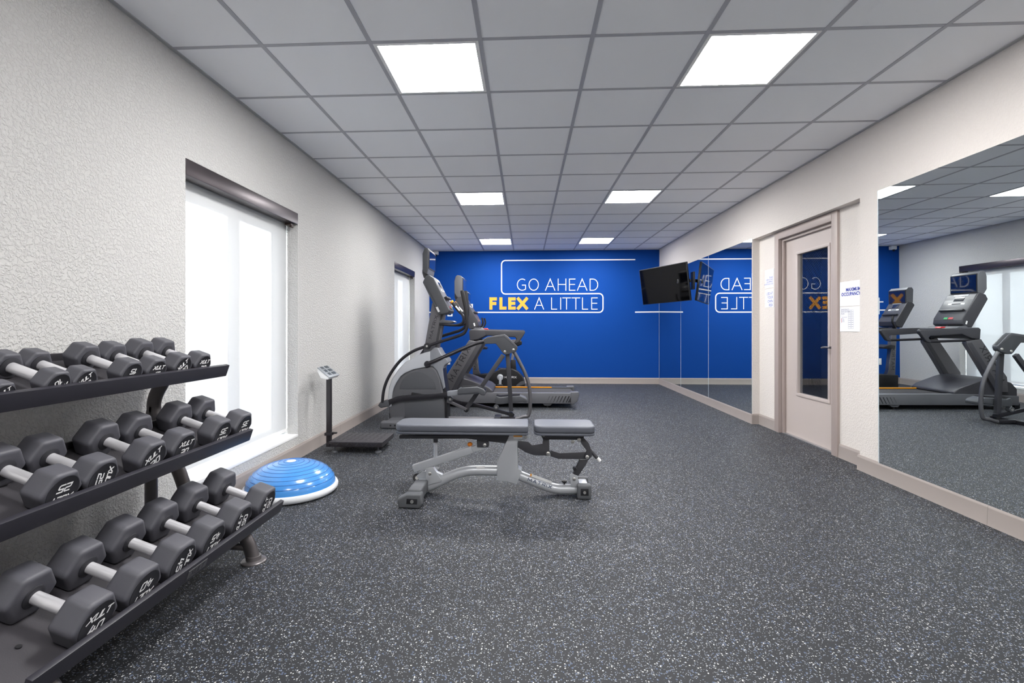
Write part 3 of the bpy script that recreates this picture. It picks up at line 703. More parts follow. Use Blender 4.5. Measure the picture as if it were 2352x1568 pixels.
MB().cyl(bp(352, 755, .05), bp(352, 755, .085), .030, 20).build('wheel', M['black_plastic'], bench)
MB().cyl(bp(352, 755, .046), bp(352, 755, .05), .013, 14).build('wheel_hub', M['steel_bolt'], bench)
MB().cyl(bp(352, 755, -.085), bp(352, 755, -.05), .001, 8)
bslab('wheel_bracket', [(345, 735), (410, 690), (450, 690), (450, 775), (370, 775)], .03, .046, S_, .003)
# stabilisers with rubber feet
sx = -.735
MB().bar([(sx+.02, 3.26, .062), (sx+.02, 3.72, .062)], (1, 0, 0), .030, .036).build('stabiliser', S_, bench, bevel=.012)
def foot(x, y0, y1, wd, h, tp):
    lp = [Vector((x-wd, y0, .004)), Vector((x+wd*.75, y0, 0)), Vector((x+wd, y0, .03)), Vector((x+wd*.9, y0, h)), Vector((x-wd*.3, y0, h)), Vector((x-wd*1.1, y0, h*.62))]
    return MB().prism(lp, (0, y1-y0, 0)).build('foot', M['foot_rubber'], bench, bevel=.012, seg=3)
f1 = foot(sx, 3.105, 3.175, .078, .092, 1)
MB().bar([(sx+.015, 3.16, .066), (sx+.022, 3.36, .070)], (1, 0, 0), .040, .044).build('foot_sleeve', M['foot_rubber'], bench, bevel=.014, seg=3)
MB().cyl((sx+.012, 3.108, .046), (sx+.012, 3.099, .046), .011, 14).build('bolt', M['steel_bolt'], bench)
MB().prism([Vector((sx-.025, 3.104, .03)), Vector((sx+.045, 3.104, .028)), Vector((sx+.047, 3.104, .062)), Vector((sx-.022, 3.104, .064))], (0, .003, 0)).build('foot_recess', M['black_plastic'], bench, bevel=.001)
f2 = foot(sx+.01, 3.665, 3.735, .078, .092, 1)
sx2 = FB.pt(1339, 1120).x
MB().bar([(sx2, 3.345, .062), (sx2, 3.52, .062)], (1, 0, 0), .030, .030).build('stabiliser', S_, bench, bevel=.012)
for y0, y1 in ((3.325, 3.375), (3.485, 3.535)):
    MB().box(sx2-.048, sx2+.046, y0, y1, 0, .100).build('foot', M['foot_rubber'], bench, bevel=.016, seg=3)
MB().box(sx2-.026, sx2+.026, 3.3235, 3.327, .028, .074).build('foot_recess', M['black_plastic'], bench, bevel=.001)
MB().cyl((sx2, 3.326, .05), (sx2, 3.318, .05), .010, 14).build('bolt', M['steel_bolt'], bench)
for v in (-.036, .028):
    bslab('hinge_plate', [(1942, 735), (1960, 705), (1985, 722), (2022, 735), (2030, 850), (1952, 850)], v, v+.008, S_, .003)
MB().lathe([(.006, 0), (.006, .018), (.018, .02), (.020, .030), (.010, .036)], bp(1882, 830), 16).build('knob', M['black_plastic'], bench)
MB().lathe([(.012, -.004), (.014, 0), (.012, .03), (.008, .034)], bp(1988, 655, -.02), 16, (0, -1, 0)).build('pull_pin', M['black_plastic'], bench)
for (x, y, v, r) in ((1480, 330, -.0525, .011), (1054, 415, -.0285, .012), (1715, 505, -.0555, .014), (2120, 540, -.058, .013), (2035, 360, -.058, .013), (1970, 380, -.0555, .012), (1668, 310, -.0555, .011), (485, 712, -.0425, .012), (1985, 768, -.0365, .012)):
    c0 = bp(x, y, v); MB().lathe([(r, 0), (r, .003), (r*.7, .006), (r*.3, .0062)], c0, 16, (0, -1, 0)).build('bolt', M['steel_bolt'], bench)
# print on the bench
ft = MB(); o0 = bp(1500, 775, -.036); o1 = bp(1745, 858, -.036)
dx_ = (o1-o0).normalized(); lettering(ft, 'MATRIX', o0-EZ*.006, dx_, dx_.cross(NB)*-1 if dx_.cross(NB).z < 0 else dx_.cross(NB), .020, .0034, wf=1.15, gap=.45, fit=(o1-o0).length).build('lettering', M['slate_print'], bench, smooth=False)
def bdecal(name, pts, v, m): return MB().prism([bp(x, y, v) for x, y in pts], FB.w*.001).build(name, m, bench, smooth=False)
bdecal('warning_label', [(1355, 330), (1446, 330), (1446, 350), (1355, 350)], -.0535, M['label_white'])
bdecal('warning_label', [(1355, 314), (1446, 314), (1446, 330), (1355, 330)], -.0535, M['orange_print'])
bdecal('warning_label', [(1545, 716), (1755, 795), (1750, 815), (1540, 742)], -.036, M['label_white'])
bdecal('warning_label', [(1530, 712), (1546, 717), (1541, 742), (1526, 736)], -.036, M['orange_print'])
bdecal('warning_label', [(968, 635), (1056, 632), (1056, 660), (968, 663)], -.0355, M['label_white'])

# ------------------------------------------------------------------ blue half-ball balance trainer
bc = Vector((-1.645, 3.39, 0))
ball = thing('balance_ball', bc, 'blue half-ball balance trainer on a white base by the wall', 'balance ball')
MB().lathe([(.285, .004), (.300, .008), (.312, .022), (.314, .040), (.308, .052), (.292, .056), (.27, .057)], bc, 64).build('base', M['ball_base'], ball)
prof = []; RR = .295
for k in range(21):
    a = PI/2*k/20; prof.append((RR*math.cos(a)**.92 if k < 20 else .0001, .05+.165*math.sin(a)))
dome = MB().lathe(prof, bc, 64).build('dome', M['ball_blue'], ball)
for r_, in ((.05,), (.085,), (.12,), (.155,), (.188,), (.218,), (.245,), (.267,), (.284,)):
    cs = (r_/RR)**(1/.92); z_ = .05+.165*math.sqrt(max(0, 1-cs*cs))
    MB().tube([bc+Vector((r_*math.cos(2*PI*k/56), r_*math.sin(2*PI*k/56), z_)) for k in range(56)], .0022, 6, closed=True).build('ring', M['ball_ring'], dome)
MB().lathe([(.032, 0), (.030, .0025), (.018, .004), (.004, .0042)], bc+EZ*.2145, 24).build('logo_disc', M['white_plastic'], ball)

# ------------------------------------------------------------------ floor scale
sx0, sx1 = onY(756, 1015, 4.43).x, onY(877.5, 1015, 4.43).x; sy0, sy1 = 4.43, 4.83
sc = thing('floor_scale', ((sx0+sx1)/2, 4.63, 0), 'black platform floor scale with a slim column and tilted display', 'scale')
MB().box(sx0, sx1, sy0, sy1, .060, .098).build('platform', M['scale_black'], sc, bevel=.002)
MB().box(sx0-.003, sx1+.003, sy0-.003, sy1+.003, .097, .106).build('tread_plate', M['rack_tray'], sc, bevel=.002)
tp = MB()
for k in range(10):
    x = sx0+.03+k*(sx1-sx0-.04)/10; z0_ = .066 if k % 2 else .08
    tp.obox((x, sy0-.001, .083), Vector((.011, 0, .011 if k % 2 else -.011)), (0, .0015, 0), Vector((-.0016, 0, .0016)))
for i in range(9):
    for k in range(7):
        x = sx0+.04+i*.055; y = sy0+.04+k*.055; d = 1 if (i+k) % 2 else -1
        if x < sx1-.02 and y < sy1-.02: tp.obox((x, y, .1065), Vector((.012, .012*d, 0)), Vector((-.002*d, .002, 0)), (0, 0, .0012))
tp.build('tread_pattern', M['rack_tray'], sc, smooth=False, kind='stuff')
for x in (sx0+.035, sx1-.05):
    for y in (sy0+.05, sy1-.05):
        MB().lathe([(.030, 0), (.031, .008), (.026, .018), (.012, .022), (.008, .024), (.008, .062)], (x, y, 0), 18).build('foot', M['foot_rubber'], sc)
cxs = onY(756, 1000, 4.50).x; cys = 4.50
MB().box(cxs-.021, cxs+.021, cys-.02, cys+.02, .07, .705).build('column', M['scale_black'], sc, bevel=.004)
MB().box(cxs-.034, cxs+.034, cys-.030, cys+.030, .150, .178).box(cxs+.02, cxs+.075, cys-.012, cys+.012, .165, .180).build('clamp', M['scale_black'], sc, bevel=.004)
MB().box(sx0-.03, sx0+.01, sy0, sy0+.16, .058, .092).build('column_mount', M['scale_black'], sc, bevel=.003)
# display head: wedge, face tipped up toward the platform
hp = lambda x, y, v: onY(x, y, 4.50+v)
hA = [(729.5, 846), (733, 838), (756, 864), (760, 869), (735, 866), (731, 857)]
e0 = Vector((cxs-.115, 0, .845)); 
hx0, hx1 = onY(730, 845, 4.42).x, onY(757, 866, 4.42).x
zt, zb = onY(731, 845, 4.42).z, onY(756, 867, 4.42).z
hd = MB().prism([Vector((hx0, 4.41, zt)), Vector((hx1, 4.41, zb)), Vector((hx1-.015, 4.41, zb-.018)), Vector((hx0+.03, 4.41, zb-.005)), Vector((hx0, 4.41, zt-.03))], (0, .24, 0)).build('display_head', M['white_plastic'], sc, bevel=.004)
fd = Vector((hx1-hx0, 0, zb-zt)); fn_ = Vector((-fd.z, 0, fd.x)).normalized(); fc = Vector(((hx0+hx1)/2, 4.53, (zt+zb)/2))
MB().obox(fc+fn_*.003, fd*.52, (0, .124, 0), fn_*.004).build('face', M['scale_head'], hd, bevel=.003)
for k, (a, b_) in enumerate(((-.5, .25), (-.12, .25), (.28, .25))):
    for yy in ((-.075, -.02), (.01, .09)):
        MB().obox(fc+fn_*.0078+fd*a*.8+Vector((0, (yy[0]+yy[1])/2, 0)), fd*.11, (0, (yy[1]-yy[0])/2, 0), fn_*.0006).build('lcd', M['lcd'], hd, smooth=False)

# ------------------------------------------------------------------ machine helpers
class Mach:
    def __init__(s, name, fr, label, cat, loc):
        s.fr = fr; s.root = thing(name, loc, label, cat)
    def slab(s, name, px, v0, v1, m, bevel=.006, parent=None, seg=2):
        return MB().prism(s.fr.pts(px, v0), s.fr.w*(v1-v0)).build(name, m, parent or s.root, bevel=bevel, seg=seg)
    def slab2(s, name, px, vref, v0, v1, m, bevel=.006, parent=None, seg=2):
        """outline traced at depth vref, solid from v0 to v1"""
        return MB().prism([p+s.fr.w*(v0-vref) for p in s.fr.pts(px, vref)], s.fr.w*(v1-v0)).build(name, m, parent or s.root, bevel=bevel, seg=seg)
    def tube(s, name, px, v, r, m, n=5, parent=None, seg=12, vshift=0.0):
        P = [p+s.fr.w*vshift for p in s.fr.pts(px, v)]
        return MB().tube(catmull(P, n) if n > 1 else P, r, seg).build(name, m, parent or s.root)
    def bar(s, name, px, v, ht, hl, m, n=1, parent=None, bevel=.004, vshift=0.0):
        P = [p+s.fr.w*vshift for p in s.fr.pts(px, v)]
        return MB().bar(catmull(P, n) if n > 1 else P, s.fr.w, ht, hl).build(name, m, parent or s.root, bevel=bevel)
    def bolt(s, x, y, v, r=.012, vshift=0.0, m='steel_bolt', parent=None):
        c0 = s.fr.pt(x, y, v)+s.fr.w*vshift; d = -s.fr.w if vshift+v <= 0 else s.fr.w
        return MB().lathe([(r, -.002), (r, .004), (r*.7, .008), (r*.3, .0085)], c0, 14, d).build('bolt', M[m], parent or s.root)
    def panel(s, name, a, b_, v0, v1, m, out, t=.002, parent=None, k0=0.0, k1=1.0, bevel=0):
        """flat piece on the slanted face that runs from point a (low) to b_ (high), v0..v1 sideways, k0..k1 along it"""
        d = b_-a; nn = s.fr.w.cross(d).normalized()
        if nn.dot(out) < 0: nn = -nn
        p0 = a+d*k0; p1 = a+d*k1
        lp = [p0+s.fr.w*v0, p0+s.fr.w*v1, p1+s.fr.w*v1, p1+s.fr.w*v0]
        return MB().prism([p-nn*.001 for p in lp], nn*(t+.001)).build(name, m, parent or s.root, bevel=bevel, smooth=bool(bevel))
    def word(s, text, x0, y0, x1, y1, v, h, wd, m, parent=None, off=.0012, wf=1.1, gap=.5, vshift=0.0):
        a = s.fr.pt(x0, y0, v)+s.fr.w*vshift; b_ = s.fr.pt(x1, y1, v)+s.fr.w*vshift; ex = (b_-a).normalized(); nn = -s.fr.w; ey = nn.cross(ex)
        return lettering(MB(), text, a+nn*off, ex, ey, h, wd, wf=wf, gap=gap, fit=(b_-a).length).build('lettering', m, parent or s.root, smooth=False)
def console_face(mc, con, a, b_, hv, big=True):
    """keys, strip display and programme buttons on a console face"""
    X = Vector((1, 0, .3))
    mc.panel('display', a, b_, -hv*.36, hv*.36, M['screen_glass'], X, .003, con, .74, .90)
    mc.panel('key_strip', a, b_, -hv*.62, hv*.62, M['label_white'], X, .004, con, .60, .66)
    mc.panel('speed_display', a, b_, -hv*.34, hv*.34, M['black_gloss'], X, .006, con, .615, .645)
    mc.panel('trim_strip', a, b_, -hv*.55, hv*.55, M['machine_light'], X, .003, con, .93, .985)
    mc.panel('tray_lip', a, b_, -hv*.92, hv*.92, M['black_plastic'], X, .035, con, .33, .40, bevel=.008)
    mc.panel('key_pad', a, b_, -hv*.36, hv*.36, M['machine_mid'], X, .003, con, .12, .29)
    mc.panel('stop_button', a, b_, -hv*.40, -hv*.06, M['red_plastic'], X, .006, con, .04, .11)
    mc.panel('start_button', a, b_, hv*.02, hv*.30, M['green_plastic'], X, .006, con, .04, .11)

# ------------------------------------------------------------------ elliptical
FE = Fr(.06, 6.07)
el = Mach('elliptical_trainer', FE, 'grey elliptical trainer with silver front shroud, swing arms and tall screen', 'elliptical', FE.o+FE.e*-.9)
c6 = lambda l: [(850+x/6.03, 740+y/6.03) for x, y in l]
c8 = lambda l: [(1050+x/6.03, 740+y/6.03) for x, y in l]
c7 = lambda l: [(880+x/7.13, 540+y/7.13) for x, y in l]
BN = -.15
# housing: dark side body, silver front shell, light rear cover
el.slab('body', c6([(300, 1000), (330, 900), (365, 830), (420, 748), (480, 702), (600, 652), (720, 628), (840, 612), (870, 615), (925, 670), (975, 790), (1000, 900), (1012, 980), (1030, 1140), (1032, 1400), (300, 1400), (272, 1350), (255, 1190)]), BN, -BN, M['machine_mid'], .03, seg=3)
el.slab('front_shell', c6([(238, 1180), (243, 1050), (262, 900), (298, 790), (395, 645), (490, 547), (700, 437), (830, 397), (832, 612), (720, 630), (600, 654), (480, 704), (420, 750), (365, 832), (330, 900), (312, 960), (303, 1060), (296, 1170)]), BN-.012, -BN+.012, M['machine_silver'], .012, seg=3)
el.slab('rear_cover', c6([(830, 397), (890, 346), (940, 360), (985, 440), (1068, 515), (1084, 560), (1032, 592), (1006, 640), (1012, 720), (1022, 800), (1040, 905), (1010, 930), (1000, 880), (975, 790), (925, 670), (870, 612), (832, 612)]), BN+.005, -BN-.005, M['machine_light'], .012, seg=3)
el.slab('rear_panel', c6([(1000, 640), (1012, 640), (1028, 780), (1050, 910), (1062, 1000), (1072, 1400), (1020, 1400), (1005, 960)]), BN+.03, -BN-.03, M['black_plastic'], .004)
# raised oval on the side panel
el.slab('side_oval', c6([(660+255*math.cos(x_), 940+250*math.sin(x_)) for x_ in [PI*1.02+PI*.96*k/16 for k in range(17)]]), BN-.004, BN+.01, M['machine_grey'], .003)
el.slab('side_panel', c6([(480, 1100), (1000, 1060), (1028, 1140), (1030, 1395), (482, 1395)]), BN-.003, BN+.01, M['machine_grey'], .003)
el.slab('skirt', c6([(262, 1260), (290, 1345), (360, 1380), (1040, 1380), (1040, 1440), (330, 1440), (270, 1380)]), BN+.02, -BN-.02, M['machine_dark'], .004)
# front stabiliser and its rubber shoes
st_c = FE.pt(903, 975, -.52)
fx, fy = -1.535, 5.53
MB().box(fx-.075, fx+.075, fy+.02, 6.58, .012, .075).build('stabiliser', M['machine_mid'], el.root, bevel=.015)
for y0, y1 in ((fy-.012, fy+.09), (6.53, 6.63)):
    f = MB().box(fx-.115, fx+.125, y0, y1, 0, .082).build('foot', M['machine_mid'], el.root, bevel=.024, seg=3)
    for dx in (.005, .055):
        MB().cyl((fx+dx, y0+.002, .040), (fx+dx, y0-.001, .040), .010, 12).build('screw_hole', M['black_plastic'], f)
# mast, lettering, console
mast = el.slab('mast', [(972, 812), (988.5, 718), (992, 696), (1008, 690), (1022, 722), (1006, 806), (996, 812)], -.055, .055, M['gunmetal'], .012, seg=3)
el.slab('mast_back', [(996, 812), (1012, 722), (1017.5, 722), (1003, 806)], -.058, .058, M['machine_dark'], .004, mast)
el.word('MATRIX', 991, 778, 1005, 726, -.055, .032, .0062, M['matrix_dark'], mast, gap=.42)
con_px = [(970.5, 648), (978, 632.6), (986.6, 631), (996.4, 638), (1014.6, 674.6), (1032.9, 712.5), (1030, 718), (1014.6, 721.6), (1007, 721)]
con = el.slab('console', con_px, -.19, .19, M['machine_grey'], .012, seg=3)
a = FE.pt(1032, 711, -.19)+FE.w*.19; b_ = FE.pt(996.5, 639, -.19)+FE.w*.19
el.panel('face', a, b_, -.17, .17, M['machine_dark'], Vector((1, 0, .3)), .004, con, .02, .98)
console_face(el, con, a+Vector((.004, 0, .002)), b_+Vector((.004, 0, .002)), .17)
el.slab('side_seam', [(977, 655), (979, 654), (1014, 720), (1012, 721)], -.1915, -.188, M['machine_dark'], 0, con)
el.slab('label_plate', c7([(860, 1180), (893, 1168), (930, 1248), (900, 1262)]), -.1925, -.1895, M['label_white'], 0, con)
scr = el.slab('screen', c7([(643, 300), (680, 205), (735, 203), (748, 240), (742, 545), (720, 640), (690, 625), (643, 570)]), -.205, .205, M['machine_grey'], .012, seg=3)
a = FE.pt(*c7([(742, 540)])[0], -.205)+FE.w*.205; b_ = FE.pt(*c7([(748, 243)])[0], -.205)+FE.w*.205
el.panel('bezel', a, b_, -.20, .20, M['black_plastic'], Vector((1, 0, 0)), .006, scr, .0, 1.0)
el.panel('glass', a, b_, -.185, .185, M['screen_glass'], Vector((1, 0, 0)), .008, scr, .05, .95)
el.slab('screen_arm', c7([(640, 560), (690, 600), (720, 650), (665, 700), (640, 620)]), -.05, .05, M['machine_mid'], .006)
# accessory tray, heart-rate bars
el.slab('tray', c7([(905, 1415), (960, 1383), (1130, 1400), (1172, 1420), (1100, 1442), (920, 1440)]), -.11, .11, M['machine_mid'], .006)
for sg in (-1, 1):
    V = .14*sg
    px = [(1010, 744), (1040, 746.5), (1056, 745), (1064, 739), (1064.5, 729), (1060, 720), (1050, 709), (1038, 694)]
    el.tube('heart_rate_bar', px, -.14, .016, M['tube_dark'], vshift=V+.14)
    P = [p+FE.w*(V+.14) for p in FE.pts([(1059, 719), (1049, 707.5), (1037, 692)], -.14)]
    g = MB().tube(catmull(P, 4), .021, 12).build('grip', M['black_plastic'], el.root)
    P = [p+FE.w*(V+.14-.004*sg*-1) for p in FE.pts([(1039.5, 695), (1036.5, 691.5)], -.14)]
    MB().tube(P, .0215, 12).build('grip_end', M['orange_strip'], g)
    P = [p+FE.w*(V+.14) for p in FE.pts([(1055, 714.5), (1046, 704)], -.14)]
    P = [p+FE.w*(-.013)+Vector((.004, 0, .004)) for p in P]
    MB().tube(P, .0105, 10).build('sensor', M['label_white'], g)
# moving handles: near one forward of the far one
nh = [(878, 924), (881.5, 896), (890, 871), (904.7, 846), (924.6, 823), (949.5, 806), (972.7, 797), (981, 794.7), (1010, 785), (1032, 778), (1052, 771.5), (1065.6, 765), (1072, 753), (1073, 742), (1069.5, 710)]
hnd = el.tube('moving_handle', nh, -.205, .0185, M['tube_dark'])
P = FE.pts([(1072, 735), (1069, 706), (1065, 685), (1061.5, 667)], -.205)
MB().tube(catmull(P, 5), [.021, .0215, .022, .022, .0225, .023, .0235, .024, .0245, .025, .0255, .026, .026, .026, .026, .022][:16], 12).build('grip', M['black_plastic'], hnd)
fh = [(955, 900), (952, 870), (955, 845), (963, 822), (975, 803), (992, 784), (1014.6, 772), (1040, 764), (1058, 758), (1068, 750), (1072, 738)]
fhn = el.tube('moving_handle', fh, .205, .0185, M['tube_dark'])
P = FE.pts([(1043, 716), (1056, 745), (1069, 740), (1074, 712), (1069, 668)], .205)
MB().tube(catmull(P[2:], 6), .024, 12).build('grip', M['black_plastic'], fhn)
for v, c in ((-.205, (981.5, 794.7)), (.205, (985, 793))):
    p = FE.pt(*c, v); MB().lathe([(.040, -.03), (.040, .02), (.034, .028), (.016, .030)], p, 20, -FE.w if v < 0 else FE.w).build('pivot', M['tube_dark'], el.root)
    el.bolt(c[0], c[1], v, .013, -.030 if v < 0 else .030)
p = FE.pt(981.5, 794.7, -.205); MB().cyl(p, p+FE.w*.41, .022).build('pivot_axle', M['tube_dark'], el.root)
# side rails running together into one rear bracket, rear loop and base rail
br_px = c8([(315, 288), (345, 242), (420, 202), (655, 166), (700, 196), (833, 338), (836, 362), (818, 400), (790, 416), (690, 446), (655, 446), (630, 425), (600, 382), (535, 296), (340, 303)])
for sg in (-1, 1):
    rl = [(980, 836, -.155), (987, 833, -.16), (1000, 828, -.155), (1050, 806, -.09), (1090, 789.5, -.04), (1112, 784, -.03)]
    P = FE.pts(rl)
    if sg > 0: P = [Vector((p.x, 2*FE.o.y-p.y, p.z)) for p in P]
    MB().tube(catmull(P, 5), .023, 12).build('side_rail', M['tube_dark'], el.root)
    MB().lathe([(.040, -.02), (.040, .012), (.032, .022)], P[0]+Vector((.01, 0, 0)), 18, FE.w*sg).build('rail_socket', M['tube_dark'], el.root)
bk_ = el.slab2('rail_bracket', br_px, -.035, -.035, .035, M['machine_grey'], .009, seg=3)
el.slab2('bracket_cap', c8([(420, 202), (655, 166), (700, 196), (833, 338), (815, 352), (690, 235), (650, 205), (430, 232), (340, 255)]), -.035, -.038, .038, M['machine_mid'], .004, bk_)
for sg in (-1, 1):
    for (x, y) in c8([(660, 407), (780, 380)]):
        c0 = FE.pt(x, y, -.035); c0.y = FE.o.y+sg*.034
        MB().lathe([(.017, -.002), (.017, .004), (.012, .008), (.005, .0085)], c0, 14, FE.w*sg).build('bolt', M['steel_bolt'], bk_)
P = FE.pts(c8([(770, 390), (800, 430), (870, 560), (945, 715), (995, 880), (1013, 1060), (1008, 1200), (985, 1290)]), 0)
last = P[-1].copy(); P += [Vector((last.x-.06, last.y, .055)), Vector((last.x-.15, last.y, .030)), Vector((last.x-.26, last.y, .028)), Vector((last.x-1.0, last.y, .028))]
MB().tube(catmull(P, 6), .022, 12).build('rear_loop', M['gunmetal'], el.root)
MB().bar([Vector((last.x-.34, FE.o.y, .03)), Vector((last.x-.16, FE.o.y, .03))], FE.w, .020, .026).build('rail_joint', M['tube_dark'], el.root, bevel=.005)
MB().box(last.x-.42, last.x-.34, FE.o.y-.22, FE.o.y+.22, .0, .045).build('cross_member', M['tube_dark'], el.root, bevel=.006)
# swing arms, links, pedal arms, pedals
sw = el.bar('swing_arm', [(1156, 815), (1071.5, 938)], -.062, .026, .022, M['machine_dark'], bevel=.006)
el.bar('swing_arm', [(1166, 812), (1174, 944)], .062, .026, .022, M['machine_dark'], bevel=.006)
el.bar('link', [(996, 914), (1034, 923), (1071.5, 940)], -.100, .017, .014, M['gunmetal'])
el.bar('link', [(1060, 925), (1090, 929), (1181, 953)], .100, .020, .016, M['tube_dark'])
for (x, y, v) in ((1071.5, 940, -.075), (1173.5, 951, .075)):
    p = FE.pt(x, y, v); d = -FE.w if v < 0 else FE.w
    MB().lathe([(.030, -.03), (.030, .026), (.02, .03)], p, 18, d).build('knuckle', M['black_plastic'], el.root)
el.bolt(1071.5, 940, -.075, .012, -.03, 'tube_dark')
na = el.bar('pedal_arm', [(888, 925.5), (905, 919), (920, 914.5), (955, 912), (1000, 909), (1032, 905)], -.170, [.030]*16+[.026]*10, .026, M['tube_dark'], 5)
el.bar('arm_cover', [(1028, 903.5), (1060, 900.5), (1100, 897.5)], -.170, .030, .038, M['machine_light'], 3, na, .008)
fa = el.bar('pedal_arm', [(928, 888), (945, 889), (968, 895), (992, 904), (1030, 917), (1075, 931)], .150, .028, .026, M['tube_dark'], 5)
for nm, pxs, v in (('near', [(867.5, 931), (873, 923.5), (884, 919.5), (891, 919), (893.5, 933), (886, 935), (874, 937)], -.212), ('far', [(893, 889), (898, 880), (908, 878), (931, 885), (931, 900), (921, 901), (900, 898)], .135)):
    el.slab('roller_cover', pxs, v, v+.085, M['machine_grey'], .012, seg=3)
el.bolt(904.5, 881, .135, .007, -.0, 'black_plastic'); el.bolt(924, 891, .135, .008, -.0)
for (x, y, v) in ((1034, 916.5, -.14), (1139.5, 935, .085)):
    p = FE.pt(x, y, v); MB().lathe([(.032, -.05), (.032, .0), (.026, .006)], p, 18, -FE.w).build('pedal_pivot', M['machine_grey'], el.root); el.bolt(x, y, v, .015, -.006)
def pedal(px, v0, v1):
    o = el.slab('pedal', px, v0, v1, M['machine_grey'], .012, seg=3)
    P = [FE.pt(x, y-1.5, v0+.02) for x, y in px[2:6]]
    for k in range(6):
        vv = v0+.03+(v1-v0-.06)*k/5
        MB().bar([p+FE.w*(vv-v0-.02)+EZ*.0 for p in P], FE.w, .003, .004).build('tread_rib', M['black_plastic'], o, smooth=False)
pedal([(1050, 906), (1052, 893), (1060, 890), (1096, 888), (1110, 893), (1115, 899), (1114, 908), (1106, 908), (1098, 902)], -.25, -.09)
pedal(c8([(530, 1135), (515, 1085), (545, 1020), (590, 1040), (700, 1028), (870, 1020), (945, 1050), (972, 1080), (968, 1118), (930, 1112), (900, 1098), (780, 1118), (600, 1138)]), .09, .26)
el.bar('crank', [(945, 905), (985, 912)], -.17, .022, .012, M['black_plastic'])

# ------------------------------------------------------------------ treadmill
FT = Fr(-.4, 7.45)
tm = Mach('treadmill', FT, 'dark grey treadmill with orange strip along the running deck', 'treadmill', FT.o)
NV = -.40
xr = FT.pt(1330, 905, NV).x; xf = -1.42
for sg in (-1, 1):
    vs_ = 0 if sg < 0 else .70
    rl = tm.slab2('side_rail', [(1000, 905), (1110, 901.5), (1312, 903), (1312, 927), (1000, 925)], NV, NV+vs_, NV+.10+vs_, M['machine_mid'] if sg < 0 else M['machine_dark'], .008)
    tm.slab2('end_cap', [(1311, 901), (1329, 900), (1331, 907), (1326, 922), (1318, 928), (1311, 928)], NV, NV-.004+vs_, NV+.104+vs_, M['machine_mid'], .008, seg=3)
    if sg < 0:
        for k in range(8):
            x = 1256+k*7.4; w_ = .6+k*.28 if k < 7 else 6.0
            tm.slab('vent_slot', [(x+6.5-w_*.5, 909.5), (x+6.5+w_, 909.5), (x+w_-1, 924), (x-w_*.5, 924)] if k < 7 else [(x+4, 910), (1316.5, 910), (1316.5, 924), (x-4, 924)], NV-.0015, NV+.003, M['black_plastic'], 0, rl)
    vv = NV+.12 if sg < 0 else -NV-.12
    q0 = FT.pt(1121, 886, .30).x; q1 = FT.pt(1267, 890, .30).x
    if sg > 0: MB().box(q0, q1, FT.o.y+vv-.008, FT.o.y+vv+.008, .208, .222).build('deck_stripe', M['orange_strip'], tm.root, smooth=False)
    MB().box(q1, xr-.03, FT.o.y+vv-.008, FT.o.y+vv+.008, .206, .219).build('stripe_tail', M['machine_mid'], tm.root, smooth=False)
    # feet
    for (x0, x1) in ((1245, 1270),):
        tm.slab2('foot_bracket', [(1245, 925), (1271, 925), (1264, 932), (1251, 932)], NV, NV+.02+vs_*.95, NV+.07+vs_*.95, M['machine_mid'], .003)
        p = FT.pt(1257, 932, NV+.04); MB().lathe([(.024, 0), (.024, .010), (.009, .014), (.009, .06)], (p.x, FT.o.y+NV+.045+vs_*.95, 0), 14).build('leveller', M['black_plastic'], tm.root)
    MB().box(xf+.05, xf+.12, FT.o.y+NV+.06+vs_*.9, FT.o.y+NV+.10+vs_*.9, 0, .08).build('leveller', M['black_plastic'], tm.root, bevel=.006)
MB().box(xf+.15, xr-.05, FT.o.y-.31, FT.o.y+.31, .15, .200).build('belt', M['belt'], tm.root, bevel=.02, seg=3)
MB().box(xf+.10, xr-.08, FT.o.y-.29, FT.o.y+.29, .08, .15).build('deck', M['black_plastic'], tm.root, bevel=.006)
tm.slab('motor_hood', [(1000, 925), (1000, 890), (1012, 876), (1036, 868), (1058, 866.5), (1078, 872), (1098, 880), (1122, 889), (1132, 897), (1132, 903), (1120, 905), (1060, 925)], -.375, .375, M['machine_dark'], .02, seg=3)
up_px = [(1077, 781), (1107, 786), (1107, 791), (1062, 869), (1047, 897), (1022, 897), (1024, 864)]
for vs_ in (0, .72):
    u = tm.slab2('upright', up_px, NV, NV+vs_, NV+.08+vs_, M['gunmetal'], .008, seg=3)
    tm.slab2('upright_edge', [(1097, 788), (1106, 790), (1062, 869), (1047, 897), (1036, 897), (1052, 866)], NV, NV-.0025+vs_, NV+.0825+vs_, M['machine_dark'], .003, u)
    if vs_ == 0: tm.word('MATRIX', 1040, 876, 1080, 801, NV, .070, .0125, M['matrix_dark'], u, gap=.55)
hv = NV+.01
dash = tm.slab('dash', [(1077, 760), (1081, 756), (1116, 757), (1116, 771), (1096, 780), (1079, 782)], NV, -NV, M['machine_dark'], .012, seg=3)
for vs_ in (0, .74):
    tm.slab2('handrail', [(1112, 757.5), (1203, 759.5), (1206.5, 763), (1204, 768), (1192, 786), (1187, 788.5), (1180, 788), (1186, 778), (1183, 774), (1172, 774), (1112, 770)], NV, NV+vs_, NV+.06+vs_, M['machine_dark'], .012, seg=3)
    tm.slab2('handrail_cap', [(1112, 756.8), (1203, 758.8), (1205, 761), (1112, 759.5)], NV, NV+.004+vs_, NV+.056+vs_, M['black_plastic'], .003)
    tm.tube('lower_rail', [(1186, 786), (1170, 786), (1110, 784), (1088, 783)], NV+.03, .018, M['tube_dark'], vshift=vs_)
tm.slab('dash_top', [(1083, 757), (1112, 757.5), (1106, 753.5), (1092, 752)], -.26, .26, M['machine_mid'], .004, dash)
